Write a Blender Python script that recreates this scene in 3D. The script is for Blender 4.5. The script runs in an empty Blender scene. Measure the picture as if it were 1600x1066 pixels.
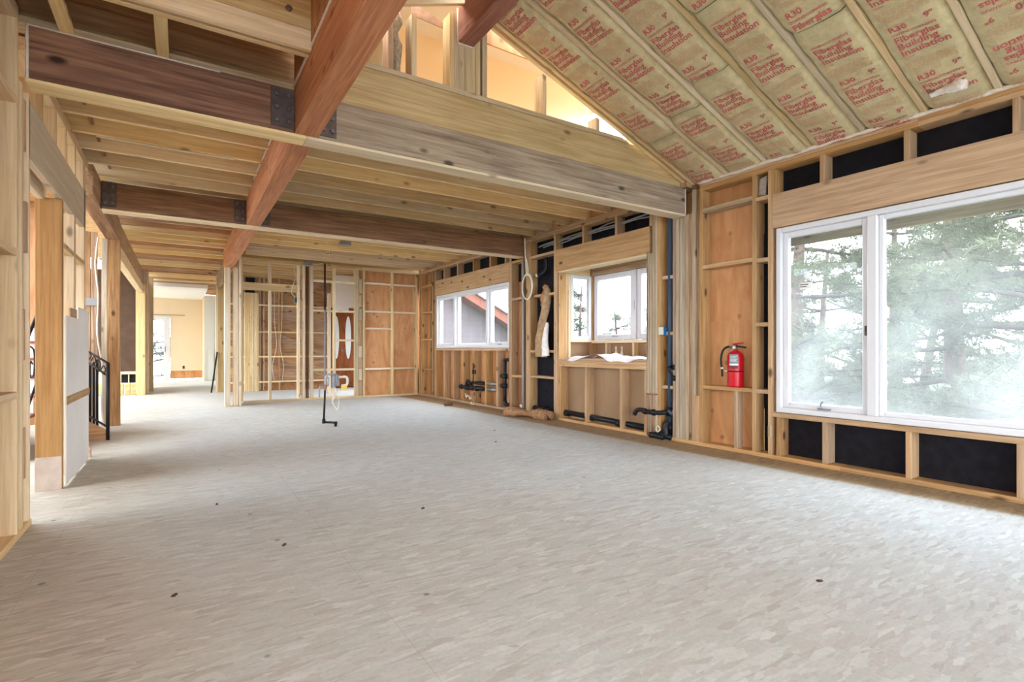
import bpy, bmesh, math, random
import numpy as np
from mathutils import Vector, Matrix, Euler

rnd = random.Random(11)
scene = bpy.context.scene
COL = scene.collection

# ------------------------------------------------------------------ camera
FPX = 816.0
YAW = math.atan(518.0 / FPX)
cd = bpy.data.cameras.new('camera')
cam = bpy.data.objects.new('camera', cd)
COL.objects.link(cam)
cam.location = (0, 0, 1.01)
cam.rotation_euler = (math.pi / 2, 0, -YAW)
cd.sensor_width = 36
cd.lens = FPX / 1600 * 36
cd.shift_y = 13 / 1600
cd.clip_end = 400
scene.camera = cam

# ------------------------------------------------------------------ world: bright overcast sky
SKY_STRENGTH = 5.0
w = bpy.data.worlds.new('sky'); scene.world = w; w.use_nodes = True
nt = w.node_tree; nt.nodes.clear()
tc = nt.nodes.new('ShaderNodeTexCoord')
mp = nt.nodes.new('ShaderNodeMapping'); mp.inputs['Scale'].default_value = (1, 1, 2.6)
nz = nt.nodes.new('ShaderNodeTexNoise'); nz.inputs['Scale'].default_value = 2.2; nz.inputs['Detail'].default_value = 6; nz.inputs['Roughness'].default_value = .55
rp = nt.nodes.new('ShaderNodeValToRGB')
rp.color_ramp.elements[0].position = .36; rp.color_ramp.elements[0].color = (.56, .72, .98, 1)
rp.color_ramp.elements[1].position = .56; rp.color_ramp.elements[1].color = (.93, .975, 1.0, 1)
bg = nt.nodes.new('ShaderNodeBackground'); bg.inputs['Strength'].default_value = SKY_STRENGTH
wo = nt.nodes.new('ShaderNodeOutputWorld')
nt.links.new(tc.outputs['Generated'], mp.inputs['Vector']); nt.links.new(mp.outputs['Vector'], nz.inputs['Vector'])
nt.links.new(nz.outputs['Fac'], rp.inputs['Fac']); nt.links.new(rp.outputs['Color'], bg.inputs['Color'])
nt.links.new(bg.outputs['Background'], wo.inputs['Surface'])

vs = scene.view_settings
vs.view_transform = 'Standard'; vs.look = 'None'; vs.gamma = 1.0; vs.use_curve_mapping = False
vs.exposure = 1.72
cy = scene.cycles
cy.max_bounces = 12; cy.diffuse_bounces = 8; cy.glossy_bounces = 3; cy.transmission_bounces = 8; cy.transparent_max_bounces = 16
cy.sample_clamp_indirect = 8
cy.use_denoising = True

# ------------------------------------------------------------------ helpers
def lin(c):
    return tuple(((v / 255) / 12.92 if v / 255 <= .04045 else ((v / 255 + .055) / 1.055) ** 2.4) for v in c) + (1,)

MATS = {}
def new_mat(name):
    m = bpy.data.materials.new(name); m.use_nodes = True
    n = m.node_tree.nodes; n.clear()
    o = n.new('ShaderNodeOutputMaterial'); b = n.new('ShaderNodeBsdfPrincipled')
    m.node_tree.links.new(b.outputs[0], o.inputs[0])
    b.inputs['Specular IOR Level'].default_value = .25
    return m, n, m.node_tree.links, b, o

def plain(name, c, rough=.6, metal=0, var=0.0, bump=0.0, scale=20):
    if name in MATS: return MATS[name]
    m, n, l, b, o = new_mat(name)
    b.inputs['Roughness'].default_value = rough; b.inputs['Metallic'].default_value = metal
    if var > 0:
        t = n.new('ShaderNodeTexCoord'); z = n.new('ShaderNodeTexNoise'); z.inputs['Scale'].default_value = scale; z.inputs['Detail'].default_value = 5
        l.new(t.outputs['Object'], z.inputs['Vector'])
        r = n.new('ShaderNodeValToRGB'); r.color_ramp.elements[0].position = .3; r.color_ramp.elements[1].position = .72
        k = lin(c); r.color_ramp.elements[0].color = tuple(q * (1 - var) for q in k[:3]) + (1,); r.color_ramp.elements[1].color = tuple(min(1, q * (1 + var)) for q in k[:3]) + (1,)
        l.new(z.outputs['Fac'], r.inputs['Fac']); l.new(r.outputs['Color'], b.inputs['Base Color'])
        if bump > 0:
            bp = n.new('ShaderNodeBump'); bp.inputs['Strength'].default_value = bump; bp.inputs['Distance'].default_value = .01
            l.new(z.outputs['Fac'], bp.inputs['Height']); l.new(bp.outputs[0], b.inputs['Normal'])
    else:
        b.inputs['Base Color'].default_value = lin(c)
    MATS[name] = m
    return m

WOODS = {  # light, dark grain, knots strength, stain strength
    'pine':   ((226, 202, 160), (198, 166, 120), .8, .14),
    'tan':    ((202, 166, 120), (168, 128, 86), 1., .32),
    'cross':  ((156, 116, 84), (104, 72, 52), 1., .5),
    'pale':   ((232, 214, 180), (208, 184, 146), .6, .10),
    'joist':  ((238, 218, 166), (214, 182, 128), .9, .2),
    'grey':   ((202, 184, 154), (156, 132, 102), .9, .4),
    'dark':   ((158, 114, 86), (98, 64, 48), 1., .5),
    'brown':  ((204, 168, 128), (156, 116, 82), 1., .35),
    'red':    ((206, 150, 114), (166, 108, 78), .6, .3),
    'ridge':  ((178, 104, 74), (136, 70, 48), .5, .25),
    'beamgrey': ((184, 162, 130), (130, 106, 80), 1., .5),
    'yellow': ((208, 187, 146), (176, 150, 108), .8, .3),
    'stain':  ((198, 160, 118), (136, 94, 62), 1., .5),
}
def wood(kind, axis):
    key = kind + '_wood_' + axis
    if key in MATS: return MATS[key]
    la, da, kn, st = WOODS[kind]
    m, n, l, b, o = new_mat(key)
    b.inputs['Roughness'].default_value = .72
    t = n.new('ShaderNodeTexCoord'); oi = n.new('ShaderNodeObjectInfo')
    sc_ = n.new('ShaderNodeMath'); sc_.operation = 'MULTIPLY'; sc_.inputs[1].default_value = 37.0
    l.new(oi.outputs['Random'], sc_.inputs[0])
    ad = n.new('ShaderNodeVectorMath'); ad.operation = 'ADD'
    l.new(t.outputs['Object'], ad.inputs[0]); l.new(sc_.outputs[0], ad.inputs[1])
    def mapping(along, across):
        mpn = n.new('ShaderNodeMapping')
        mpn.inputs['Scale'].default_value = tuple(along if a == axis else across for a in 'xyz')
        l.new(ad.outputs[0], mpn.inputs['Vector']); return mpn
    g = n.new('ShaderNodeTexNoise'); g.inputs['Scale'].default_value = 1; g.inputs['Detail'].default_value = 6; g.inputs['Roughness'].default_value = .65; g.inputs['Distortion'].default_value = .6
    l.new(mapping(1.6, 42).outputs[0], g.inputs['Vector'])
    r = n.new('ShaderNodeValToRGB'); r.color_ramp.elements[0].position = .32; r.color_ramp.elements[1].position = .66
    r.color_ramp.elements[0].color = lin(da); r.color_ramp.elements[1].color = lin(la)
    l.new(g.outputs['Fac'], r.inputs['Fac'])
    # stains
    s = n.new('ShaderNodeTexNoise'); s.inputs['Scale'].default_value = 1; s.inputs['Detail'].default_value = 4
    l.new(mapping(2.0, 7).outputs[0], s.inputs['Vector'])
    sr = n.new('ShaderNodeMapRange'); sr.inputs[1].default_value = .5; sr.inputs[2].default_value = .78; sr.inputs[4].default_value = st
    l.new(s.outputs['Fac'], sr.inputs[0])
    mx = n.new('ShaderNodeMix'); mx.data_type = 'RGBA'
    l.new(sr.outputs[0], mx.inputs['Factor']); l.new(r.outputs['Color'], mx.inputs[6]); mx.inputs[7].default_value = tuple(q * .62 for q in lin(da)[:3]) + (1,)
    # knots
    v = n.new('ShaderNodeTexVoronoi'); v.inputs['Scale'].default_value = 1
    l.new(mapping(3.4, 7.0).outputs[0], v.inputs['Vector'])
    kr = n.new('ShaderNodeMapRange'); kr.inputs[1].default_value = .2; kr.inputs[2].default_value = .09; kr.inputs[3].default_value = 0; kr.inputs[4].default_value = kn
    l.new(v.outputs['Distance'], kr.inputs[0])
    vs_ = n.new('ShaderNodeSeparateColor'); l.new(v.outputs['Color'], vs_.inputs[0]); vg = n.new('ShaderNodeMath'); vg.operation = 'GREATER_THAN'; vg.inputs[1].default_value = .45; l.new(vs_.outputs[0], vg.inputs[0])
    vm = n.new('ShaderNodeMath'); vm.operation = 'MULTIPLY'; l.new(kr.outputs[0], vm.inputs[0]); l.new(vg.outputs[0], vm.inputs[1])
    mk = n.new('ShaderNodeMix'); mk.data_type = 'RGBA'
    l.new(vm.outputs[0], mk.inputs['Factor']); l.new(mx.outputs[2], mk.inputs[6]); mk.inputs[7].default_value = tuple(q * .35 for q in lin(da)[:3]) + (1,)
    # piece to piece variation
    hs = n.new('ShaderNodeHueSaturation')
    vr = n.new('ShaderNodeMapRange'); vr.inputs[3].default_value = .84; vr.inputs[4].default_value = 1.12
    l.new(oi.outputs['Random'], vr.inputs[0]); l.new(vr.outputs[0], hs.inputs['Value'])
    sv = n.new('ShaderNodeMath'); sv.operation = 'FRACT'; sm = n.new('ShaderNodeMath'); sm.operation = 'MULTIPLY'; sm.inputs[1].default_value = 7.31
    l.new(oi.outputs['Random'], sm.inputs[0]); l.new(sm.outputs[0], sv.inputs[0])
    sr2 = n.new('ShaderNodeMapRange'); sr2.inputs[3].default_value = .78; sr2.inputs[4].default_value = 1.1
    l.new(sv.outputs[0], sr2.inputs[0]); l.new(sr2.outputs[0], hs.inputs['Saturation'])
    l.new(mk.outputs[2], hs.inputs['Color']); l.new(hs.outputs[0], b.inputs['Base Color'])
    bp = n.new('ShaderNodeBump'); bp.inputs['Strength'].default_value = .25; bp.inputs['Distance'].default_value = .004
    l.new(g.outputs['Fac'], bp.inputs['Height']); l.new(bp.outputs[0], b.inputs['Normal'])
    MATS[key] = m
    return m

def plywood(name='plywood', la=(208, 158, 108), da=(178, 120, 76)):
    if name in MATS: return MATS[name]
    m, n, l, b, o = new_mat(name); b.inputs['Roughness'].default_value = .6
    t = n.new('ShaderNodeTexCoord'); oi = n.new('ShaderNodeObjectInfo')
    ml = n.new('ShaderNodeMath'); ml.operation = 'MULTIPLY'; ml.inputs[1].default_value = 31
    ad = n.new('ShaderNodeVectorMath'); ad.operation = 'ADD'
    l.new(oi.outputs['Random'], ml.inputs[0]); l.new(t.outputs['Object'], ad.inputs[0]); l.new(ml.outputs[0], ad.inputs[1])
    mpn = n.new('ShaderNodeMapping'); mpn.inputs['Scale'].default_value = (5, 5, 1.1); l.new(ad.outputs[0], mpn.inputs['Vector'])
    z = n.new('ShaderNodeTexNoise'); z.inputs['Scale'].default_value = 1.4; z.inputs['Detail'].default_value = 7; z.inputs['Distortion'].default_value = 1.2
    l.new(mpn.outputs[0], z.inputs['Vector'])
    r = n.new('ShaderNodeValToRGB'); r.color_ramp.elements[0].position = .3; r.color_ramp.elements[1].position = .7
    r.color_ramp.elements[0].color = lin(da); r.color_ramp.elements[1].color = lin(la)
    l.new(z.outputs['Fac'], r.inputs['Fac'])
    v = n.new('ShaderNodeTexVoronoi'); v.inputs['Scale'].default_value = 4.5; l.new(ad.outputs[0], v.inputs['Vector'])
    kr = n.new('ShaderNodeMapRange'); kr.inputs[1].default_value = .16; kr.inputs[2].default_value = .04; kr.inputs[4].default_value = .75
    l.new(v.outputs['Distance'], kr.inputs[0])
    mk = n.new('ShaderNodeMix'); mk.data_type = 'RGBA'
    l.new(kr.outputs[0], mk.inputs['Factor']); l.new(r.outputs['Color'], mk.inputs[6]); mk.inputs[7].default_value = tuple(q * .4 for q in lin(da)[:3]) + (1,)
    l.new(mk.outputs[2], b.inputs['Base Color'])
    MATS[name] = m
    return m

def osb_floor():
    if 'osb' in MATS: return MATS['osb']
    m, n, l, b, o = new_mat('osb'); b.inputs['Roughness'].default_value = .8
    geo = n.new('ShaderNodeNewGeometry')
    oi = n.new('ShaderNodeObjectInfo')
    def flakes(rot, sx, sy, seed):
        mpn = n.new('ShaderNodeMapping'); mpn.inputs['Rotation'].default_value = (0, 0, rot); mpn.inputs['Scale'].default_value = (sx, sy, 1); mpn.inputs['Location'].default_value = (seed, seed * 1.7, 0)
        wz = n.new('ShaderNodeTexNoise'); wz.inputs['Scale'].default_value = 22; l.new(geo.outputs['Position'], wz.inputs['Vector'])
        am = n.new('ShaderNodeVectorMath'); am.operation = 'MULTIPLY_ADD'; am.inputs[1].default_value = (.012, .012, 0)
        l.new(wz.outputs['Color'], am.inputs[0]); l.new(geo.outputs['Position'], am.inputs[2])
        l.new(am.outputs[0], mpn.inputs['Vector'])
        v = n.new('ShaderNodeTexVoronoi'); v.voronoi_dimensions = '2D'; v.inputs['Scale'].default_value = 1; v.inputs['Randomness'].default_value = 1
        l.new(mpn.outputs[0], v.inputs['Vector'])
        sp = n.new('ShaderNodeSeparateColor'); l.new(v.outputs['Color'], sp.inputs[0])
        return sp.outputs[0], sp.outputs[1]
    a, ab = flakes(.5, 13, 62, 3); c, cb = flakes(-.75, 12, 58, 9); d, db = flakes(1.45, 12, 54, 17); e, eb = flakes(2.3, 9, 40, 23); h, hb = flakes(.1, 10, 46, 31)
    def pick(x, y, mask, th):
        gt = n.new('ShaderNodeMath'); gt.operation = 'GREATER_THAN'; gt.inputs[1].default_value = th; l.new(mask, gt.inputs[0])
        mx = n.new('ShaderNodeMix'); l.new(gt.outputs[0], mx.inputs[0]); l.new(x, mx.inputs[2]); l.new(y, mx.inputs[3]); return mx.outputs[0]
    f1 = pick(a, c, cb, .5); f2 = pick(f1, d, db, .62); f3a = pick(f2, e, eb, .74); f3 = pick(f3a, h, hb, .76)
    r = n.new('ShaderNodeValToRGB'); cr = r.color_ramp
    cr.elements[0].position = 0; cr.elements[0].color = lin((172, 167, 159))
    cr.elements[1].position = 1; cr.elements[1].color = lin((214, 218, 215))
    for p, k in ((.08, (178, 178, 172)), (.2, (190, 188, 184)), (.34, (184, 190, 184)), (.5, (195, 200, 197)), (.66, (192, 192, 190)), (.8, (200, 205, 201)), (.93, (205, 209, 205))):
        q = cr.elements.new(p); q.color = lin(k)
    l.new(f3, r.inputs['Fac'])
    # large dusty / dirty blotches
    bz = n.new('ShaderNodeTexNoise'); bz.inputs['Scale'].default_value = .55; bz.inputs['Detail'].default_value = 6; l.new(geo.outputs['Position'], bz.inputs['Vector'])
    br = n.new('ShaderNodeMapRange'); br.inputs[1].default_value = .48; br.inputs[2].default_value = .72; br.inputs[4].default_value = .35; l.new(bz.outputs['Fac'], br.inputs[0])
    m1 = n.new('ShaderNodeMix'); m1.data_type = 'RGBA'; l.new(br.outputs[0], m1.inputs['Factor']); fz = n.new('ShaderNodeTexNoise'); fz.inputs['Scale'].default_value = 55; fz.inputs['Detail'].default_value = 5; fz.inputs['Roughness'].default_value = .7; l.new(geo.outputs['Position'], fz.inputs['Vector'])
    fr_ = n.new('ShaderNodeMapRange'); fr_.inputs[1].default_value = .3; fr_.inputs[2].default_value = .7; fr_.inputs[3].default_value = .9; fr_.inputs[4].default_value = 1.08; l.new(fz.outputs['Fac'], fr_.inputs[0])
    sf = n.new('ShaderNodeMix'); sf.data_type = 'RGBA'; sf.inputs[0].default_value = .35; l.new(r.outputs['Color'], sf.inputs[6]); sf.inputs[7].default_value = lin((196, 198, 194))
    fm = n.new('ShaderNodeMix'); fm.data_type = 'RGBA'; fm.blend_type = 'MULTIPLY'; fm.inputs[0].default_value = 1; l.new(sf.outputs[2], fm.inputs[6]); l.new(fr_.outputs[0], fm.inputs[7])
    l.new(fm.outputs[2], m1.inputs[6]); m1.inputs[7].default_value = lin((186, 180, 173))
    # bare, undusted strip along the window wall and in the hall threshold
    sx = n.new('ShaderNodeSeparateXYZ'); l.new(geo.outputs['Position'], sx.inputs[0])
    # distance from window wall: 4.65 - x - .0155*y
    k1 = n.new('ShaderNodeMath'); k1.operation = 'MULTIPLY_ADD'; k1.inputs[1].default_value = .034; l.new(sx.outputs['Y'], k1.inputs[0]); l.new(sx.outputs['X'], k1.inputs[2])
    nz2 = n.new('ShaderNodeTexNoise'); nz2.inputs['Scale'].default_value = 3; nz2.inputs['Detail'].default_value = 6; l.new(geo.outputs['Position'], nz2.inputs['Vector'])
    k2 = n.new('ShaderNodeMath'); k2.operation = 'MULTIPLY_ADD'; k2.inputs[1].default_value = .12; l.new(nz2.outputs['Fac'], k2.inputs[0]); l.new(k1.outputs[0], k2.inputs[2])
    ks = n.new('ShaderNodeMapRange'); ks.inputs[1].default_value = 4.34; ks.inputs[2].default_value = 4.42; ks.inputs[4].default_value = .85; l.new(k2.outputs[0], ks.inputs[0])
    rb = n.new('ShaderNodeMix'); rb.data_type = 'RGBA'; rb.blend_type = 'MULTIPLY'; rb.inputs[0].default_value = 1
    l.new(r.outputs['Color'], rb.inputs[6]); rb.inputs[7].default_value = lin((206, 164, 112))
    m2 = n.new('ShaderNodeMix'); m2.data_type = 'RGBA'; l.new(ks.outputs[0], m2.inputs['Factor']); l.new(m1.outputs[2], m2.inputs[6]); l.new(rb.outputs[2], m2.inputs[7])
    # tan, less dusty zone near the stair wall
    k3 = n.new('ShaderNodeMath'); k3.operation = 'MULTIPLY_ADD'; k3.inputs[1].default_value = 1.1; l.new(bz.outputs['Fac'], k3.inputs[0]); l.new(sx.outputs['X'], k3.inputs[2])
    kt = n.new('ShaderNodeMapRange'); kt.inputs[1].default_value = .75; kt.inputs[2].default_value = .1; kt.inputs[3].default_value = 0; kt.inputs[4].default_value = .55; l.new(k3.outputs[0], kt.inputs[0])
    m3 = n.new('ShaderNodeMix'); m3.data_type = 'RGBA'; l.new(kt.outputs[0], m3.inputs['Factor']); l.new(m2.outputs[2], m3.inputs[6])
    rb2 = n.new('ShaderNodeMix'); rb2.data_type = 'RGBA'; rb2.blend_type = 'MULTIPLY'; rb2.inputs[0].default_value = 1
    l.new(r.outputs['Color'], rb2.inputs[6]); rb2.inputs[7].default_value = lin((236, 220, 198)); l.new(rb2.outputs[2], m3.inputs[7])
    # sparse dark specks
    sv = n.new('ShaderNodeTexVoronoi'); sv.inputs['Scale'].default_value = 3.1; l.new(geo.outputs['Position'], sv.inputs['Vector'])
    sr = n.new('ShaderNodeMapRange'); sr.inputs[1].default_value = .055; sr.inputs[2].default_value = .03; sr.inputs[4].default_value = .6; l.new(sv.outputs['Distance'], sr.inputs[0])
    m4 = n.new('ShaderNodeMix'); m4.data_type = 'RGBA'; l.new(sr.outputs[0], m4.inputs['Factor']); l.new(m3.outputs[2], m4.inputs[6]); m4.inputs[7].default_value = lin((90, 74, 62))
    l.new(m4.outputs[2], b.inputs['Base Color'])
    bp = n.new('ShaderNodeBump'); bp.inputs['Strength'].default_value = .3; bp.inputs['Distance'].default_value = .003; l.new(f3, bp.inputs['Height']); l.new(bp.outputs[0], b.inputs['Normal'])
    MATS['osb'] = m
    return m

def glass(name, dust):
    if name in MATS: return MATS[name]
    m = bpy.data.materials.new(name); m.use_nodes = True; n = m.node_tree.nodes; l = m.node_tree.links; n.clear()
    o = n.new('ShaderNodeOutputMaterial'); tr = n.new('ShaderNodeBsdfTransparent'); gl = n.new('ShaderNodeBsdfGlossy'); gl.inputs['Roughness'].default_value = .02
    lw = n.new('ShaderNodeLayerWeight'); lw.inputs['Blend'].default_value = .5
    pw_ = n.new('ShaderNodeMath'); pw_.operation = 'POWER'; pw_.inputs[1].default_value = 5; l.new(lw.outputs['Facing'], pw_.inputs[0])
    fr = n.new('ShaderNodeMath'); fr.operation = 'MULTIPLY_ADD'; fr.inputs[1].default_value = .4; fr.inputs[2].default_value = .02; l.new(pw_.outputs[0], fr.inputs[0])
    mx = n.new('ShaderNodeMixShader'); l.new(fr.outputs[0], mx.inputs[0]); l.new(tr.outputs[0], mx.inputs[1]); l.new(gl.outputs[0], mx.inputs[2])
    tl = n.new('ShaderNodeBsdfTranslucent'); tl.inputs['Color'].default_value = (.93, .95, .9, 1)
    t = n.new('ShaderNodeTexCoord'); z = n.new('ShaderNodeTexNoise'); z.inputs['Scale'].default_value = 2.2; z.inputs['Detail'].default_value = 6
    l.new(t.outputs['Object'], z.inputs['Vector'])
    mr = n.new('ShaderNodeMapRange'); mr.inputs[1].default_value = .3; mr.inputs[2].default_value = .75; mr.inputs[3].default_value = dust * .6; mr.inputs[4].default_value = dust * 1.5
    l.new(z.outputs['Fac'], mr.inputs[0])
    m2 = n.new('ShaderNodeMixShader'); l.new(mr.outputs[0], m2.inputs[0]); l.new(mx.outputs[0], m2.inputs[1]); l.new(tl.outputs[0], m2.inputs[2])
    l.new(m2.outputs[0], o.inputs[0])
    MATS[name] = m
    return m

FELT = plain('black_felt', (26, 24, 30), .9, var=.4, bump=.3, scale=14)
HARD = plain('fibreboard', (158, 128, 98), .85, var=.08, scale=3)
DRY = plain('white_drywall', (232, 230, 226), .85, var=.03, scale=4)
CREAM = plain('cream_paint', (228, 208, 178), .85, var=.02, scale=2)
GREYP = plain('grey_paint', (206, 204, 196), .85, var=.02, scale=2)
VINYL = plain('white_vinyl', (216, 216, 218), .4)
STEEL = plain('dark_steel', (96, 84, 80), .55, .3, var=.3, scale=20)
BOLT = plain('bolt_steel', (112, 102, 98), .5, .4)
ABS = plain('black_abs', (26, 28, 34), .35)
VENT = plain('blue_grey_pipe', (62, 78, 100), .4)
GALV = plain('galvanised', (150, 156, 162), .45, .7, var=.15, scale=30)
COPPER = plain('copper', (166, 116, 88), .5, .4)
IRON = plain('black_iron', (36, 35, 38), .5, .4)
WIREW = plain('white_cable', (226, 218, 200), .5)
WIREG = plain('grey_cable', (150, 152, 156), .5)
FOAM = plain('foam_sealant', (232, 222, 210), .9, var=.1, bump=.5, scale=40)
RED = plain('extinguisher_red', (196, 22, 36), .25)
RUBBER = plain('black_rubber', (22, 22, 24), .5)
KRAFT = plain('kraft_paper', (206, 193, 154), .8, var=.12, bump=1.0, scale=14)
PRINT = plain('red_print', (196, 104, 104), .85, var=.2, scale=40)
WOOL = plain('insulation_wool', (158, 118, 84), .95, var=.35, bump=1., scale=30)
WOOLW = plain('white_wool', (236, 230, 222), .95, var=.1, bump=1., scale=30)
PLY = plywood()
PLYD = plywood('plywood_dark', (190, 142, 98), (150, 102, 66))
SUB = plywood('subfloor_underside', (230, 202, 154), (206, 164, 116))
DIRTY = plain('dirty_panel', (84, 66, 54), .9, var=.15, scale=5)

MESHC = {}
def box_mesh(sx, sy, sz, mat, ch):
    key = (round(sx, 4), round(sy, 4), round(sz, 4), mat.name, ch)
    if key in MESHC: return MESHC[key]
    bm = bmesh.new(); bmesh.ops.create_cube(bm, size=1)
    bmesh.ops.scale(bm, vec=(sx, sy, sz), verts=bm.verts)
    if ch > 0 and min(sx, sy, sz) > ch * 2.5:
        bmesh.ops.bevel(bm, geom=bm.edges[:], offset=ch, segments=1, affect='EDGES')
    me = bpy.data.meshes.new('box'); bm.to_mesh(me); bm.free(); me.materials.append(mat)
    MESHC[key] = me
    return me

def link(name, me, parent=None):
    o = bpy.data.objects.new(name, me); COL.objects.link(o)
    if parent: o.parent = parent
    return o

def box(name, x0, x1, y0, y1, z0, z1, mat, parent=None, ch=.0025, rot=None):
    if isinstance(mat, str):
        d = (abs(x1 - x0), abs(y1 - y0), abs(z1 - z0)); mat = wood(mat, 'xyz'[d.index(max(d))])
    me = box_mesh(abs(x1 - x0), abs(y1 - y0), abs(z1 - z0), mat, ch)
    o = link(name, me, parent)
    c = Vector(((x0 + x1) / 2, (y0 + y1) / 2, (z0 + z1) / 2))
    if parent and 'base' in parent:
        c = c - Vector(parent['base'])
    o.location = c
    if rot: o.rotation_euler = rot
    return o

def tag(o, label, cat=None, group=None, kind=None):
    o['label'] = label
    if cat: o['category'] = cat
    if group: o['group'] = group
    if kind: o['kind'] = kind
    return o

def root(name, label, cat, loc=(0, 0, 0), rotz=0, group=None, kind=None):
    """Empty at the thing's base; children are given in world axes relative to 'loc' through the base property"""
    o = bpy.data.objects.new(name, None); COL.objects.link(o); o.empty_display_size = .1
    o.location = loc; o.rotation_euler = (0, 0, rotz)
    return tag(o, label, cat, group, kind)

def mesh_obj(name, verts, faces, mat, parent=None, smooth=False):
    me = bpy.data.meshes.new(name); me.from_pydata([tuple(v) for v in verts], [], faces); me.update()
    me.materials.append(mat)
    if smooth:
        me.polygons.foreach_set('use_smooth', [True] * len(me.polygons))
    return link(name, me, parent)

def smooth_path(pts, n=6):
    P = [Vector(p) for p in pts]
    if len(P) < 3: return P
    out = []
    for i in range(len(P) - 1):
        p0 = P[max(i - 1, 0)]; p1 = P[i]; p2 = P[i + 1]; p3 = P[min(i + 2, len(P) - 1)]
        for k in range(n):
            t = k / n
            out.append(.5 * ((2 * p1) + (p2 - p0) * t + (2 * p0 - 5 * p1 + 4 * p2 - p3) * t * t + (3 * p1 - p0 - 3 * p2 + p3) * t ** 3))
    out.append(P[-1]); return out

def tube_geo(pts, r, sides=8, radii=None):
    V = []; Fc = []
    P = [Vector(p) for p in pts]
    up = Vector((0, 0, 1)); prev = None
    for i, p in enumerate(P):
        d = (P[min(i + 1, len(P) - 1)] - P[max(i - 1, 0)]).normalized()
        if prev is None:
            a = d.cross(up) if abs(d.z) < .9 else d.cross(Vector((1, 0, 0)))
        else:
            a = prev - d * prev.dot(d)
        a.normalize(); prev = a; bq = d.cross(a)
        rr = radii[i] if radii else r
        for k in range(sides):
            t = 2 * math.pi * k / sides
            V.append(p + a * (math.cos(t) * rr) + bq * (math.sin(t) * rr))
    for i in range(len(P) - 1):
        for k in range(sides):
            k2 = (k + 1) % sides
            Fc.append((i * sides + k, i * sides + k2, (i + 1) * sides + k2, (i + 1) * sides + k))
    Fc.append(tuple(range(sides - 1, -1, -1))); b0 = (len(P) - 1) * sides; Fc.append(tuple(range(b0, b0 + sides)))
    return V, Fc

def tube(name, pts, r, mat, parent=None, sides=8, smooth=0):
    if smooth: pts = smooth_path(pts, smooth)
    V, Fc = tube_geo(pts, r, sides)
    return mesh_obj(name, V, Fc, mat, parent, True)

def join_geo(parts):
    V = []; Fc = []
    for v, f in parts:
        b = len(V); V += list(v); Fc += [tuple(i + b for i in q) for q in f]
    return V, Fc

def lathe(name, prof, mat, parent=None, n=24, loc=(0, 0, 0)):
    V = []; Fc = []
    for r, z in prof:
        for k in range(n):
            t = 2 * math.pi * k / n
            V.append((loc[0] + r * math.cos(t), loc[1] + r * math.sin(t), loc[2] + z))
    for i in range(len(prof) - 1):
        for k in range(n):
            k2 = (k + 1) % n
            Fc.append((i * n + k, i * n + k2, (i + 1) * n + k2, (i + 1) * n + k))
    Fc.append(tuple(range(n - 1, -1, -1))); b = (len(prof) - 1) * n; Fc.append(tuple(range(b, b + n)))
    return mesh_obj(name, V, Fc, mat, parent, True)

def ext(prof, y0, y1, name, mat, parent=None, axis='y'):
    """extrude a 2D outline (a,b) along an axis"""
    n = len(prof)
    def P(a, b, t): return (a, t, b) if axis == 'y' else ((t, a, b) if axis == 'x' else (a, b, t))
    V = [P(a, b, y0) for a, b in prof] + [P(a, b, y1) for a, b in prof]
    Fc = [tuple(range(n)), tuple(range(2 * n - 1, n - 1, -1))] + [(i, i + n, (i + 1) % n + n, (i + 1) % n) for i in range(n)]
    o = mesh_obj(name, V, Fc, mat, parent)
    bm = bmesh.new(); bm.from_mesh(o.data); bmesh.ops.recalc_face_normals(bm, faces=bm.faces); bm.to_mesh(o.data); bm.free()
    return o

TEXTC = {}
def text_geo(s, size, bold=0.0):
    key = (s, size, bold)
    if key in TEXTC: return TEXTC[key]
    cu = bpy.data.curves.new('t', 'FONT'); cu.body = s; cu.size = size; cu.offset = bold; cu.resolution_u = 2
    ob = bpy.data.objects.new('t', cu); COL.objects.link(ob)
    dg = bpy.context.evaluated_depsgraph_get(); me = ob.evaluated_get(dg).to_mesh()
    V = [tuple(v.co) for v in me.vertices]; Fc = [tuple(p.vertices) for p in me.polygons]
    ob.evaluated_get(dg).to_mesh_clear(); bpy.data.objects.remove(ob); bpy.data.curves.remove(cu)
    TEXTC[key] = (V, Fc)
    return V, Fc

# =================================================================== STRUCTURE
H2 = .038
JB = 2.75          # underside of joists, top of beams
BB = 2.46          # underside of beams
EPS = math.radians(.89)
WX = 4.65
def wxy(x, s):     # wall-frame point to world xy
    return (WX + x * math.cos(EPS) - s * math.sin(EPS), x * math.sin(EPS) + s * math.cos(EPS))

# ---- floor: oriented strand board sheets
floor = root('floor', 'worn, dusty oriented strand board subfloor', 'floor', kind='structure')
xs = [-4.21 + 1.22 * i for i in range(9)]
for i, x in enumerate(xs):
    y = -9.08 + (1.22 if i % 2 else 0)
    while y < 21:
        x1 = min(x + 1.22, 4.9)
        if x1 - x > .1:
            box('panel', x + .0004, x1 - .0004, y + .0004, y + 2.4396, -.02, 0, osb_floor(), floor, ch=0)
        y += 2.44
box('underlay', -4.2, 4.9, -9.08, 21.4, -.08, -.024, plain('under_floor', (110, 98, 86), .9), floor, ch=0)

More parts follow.
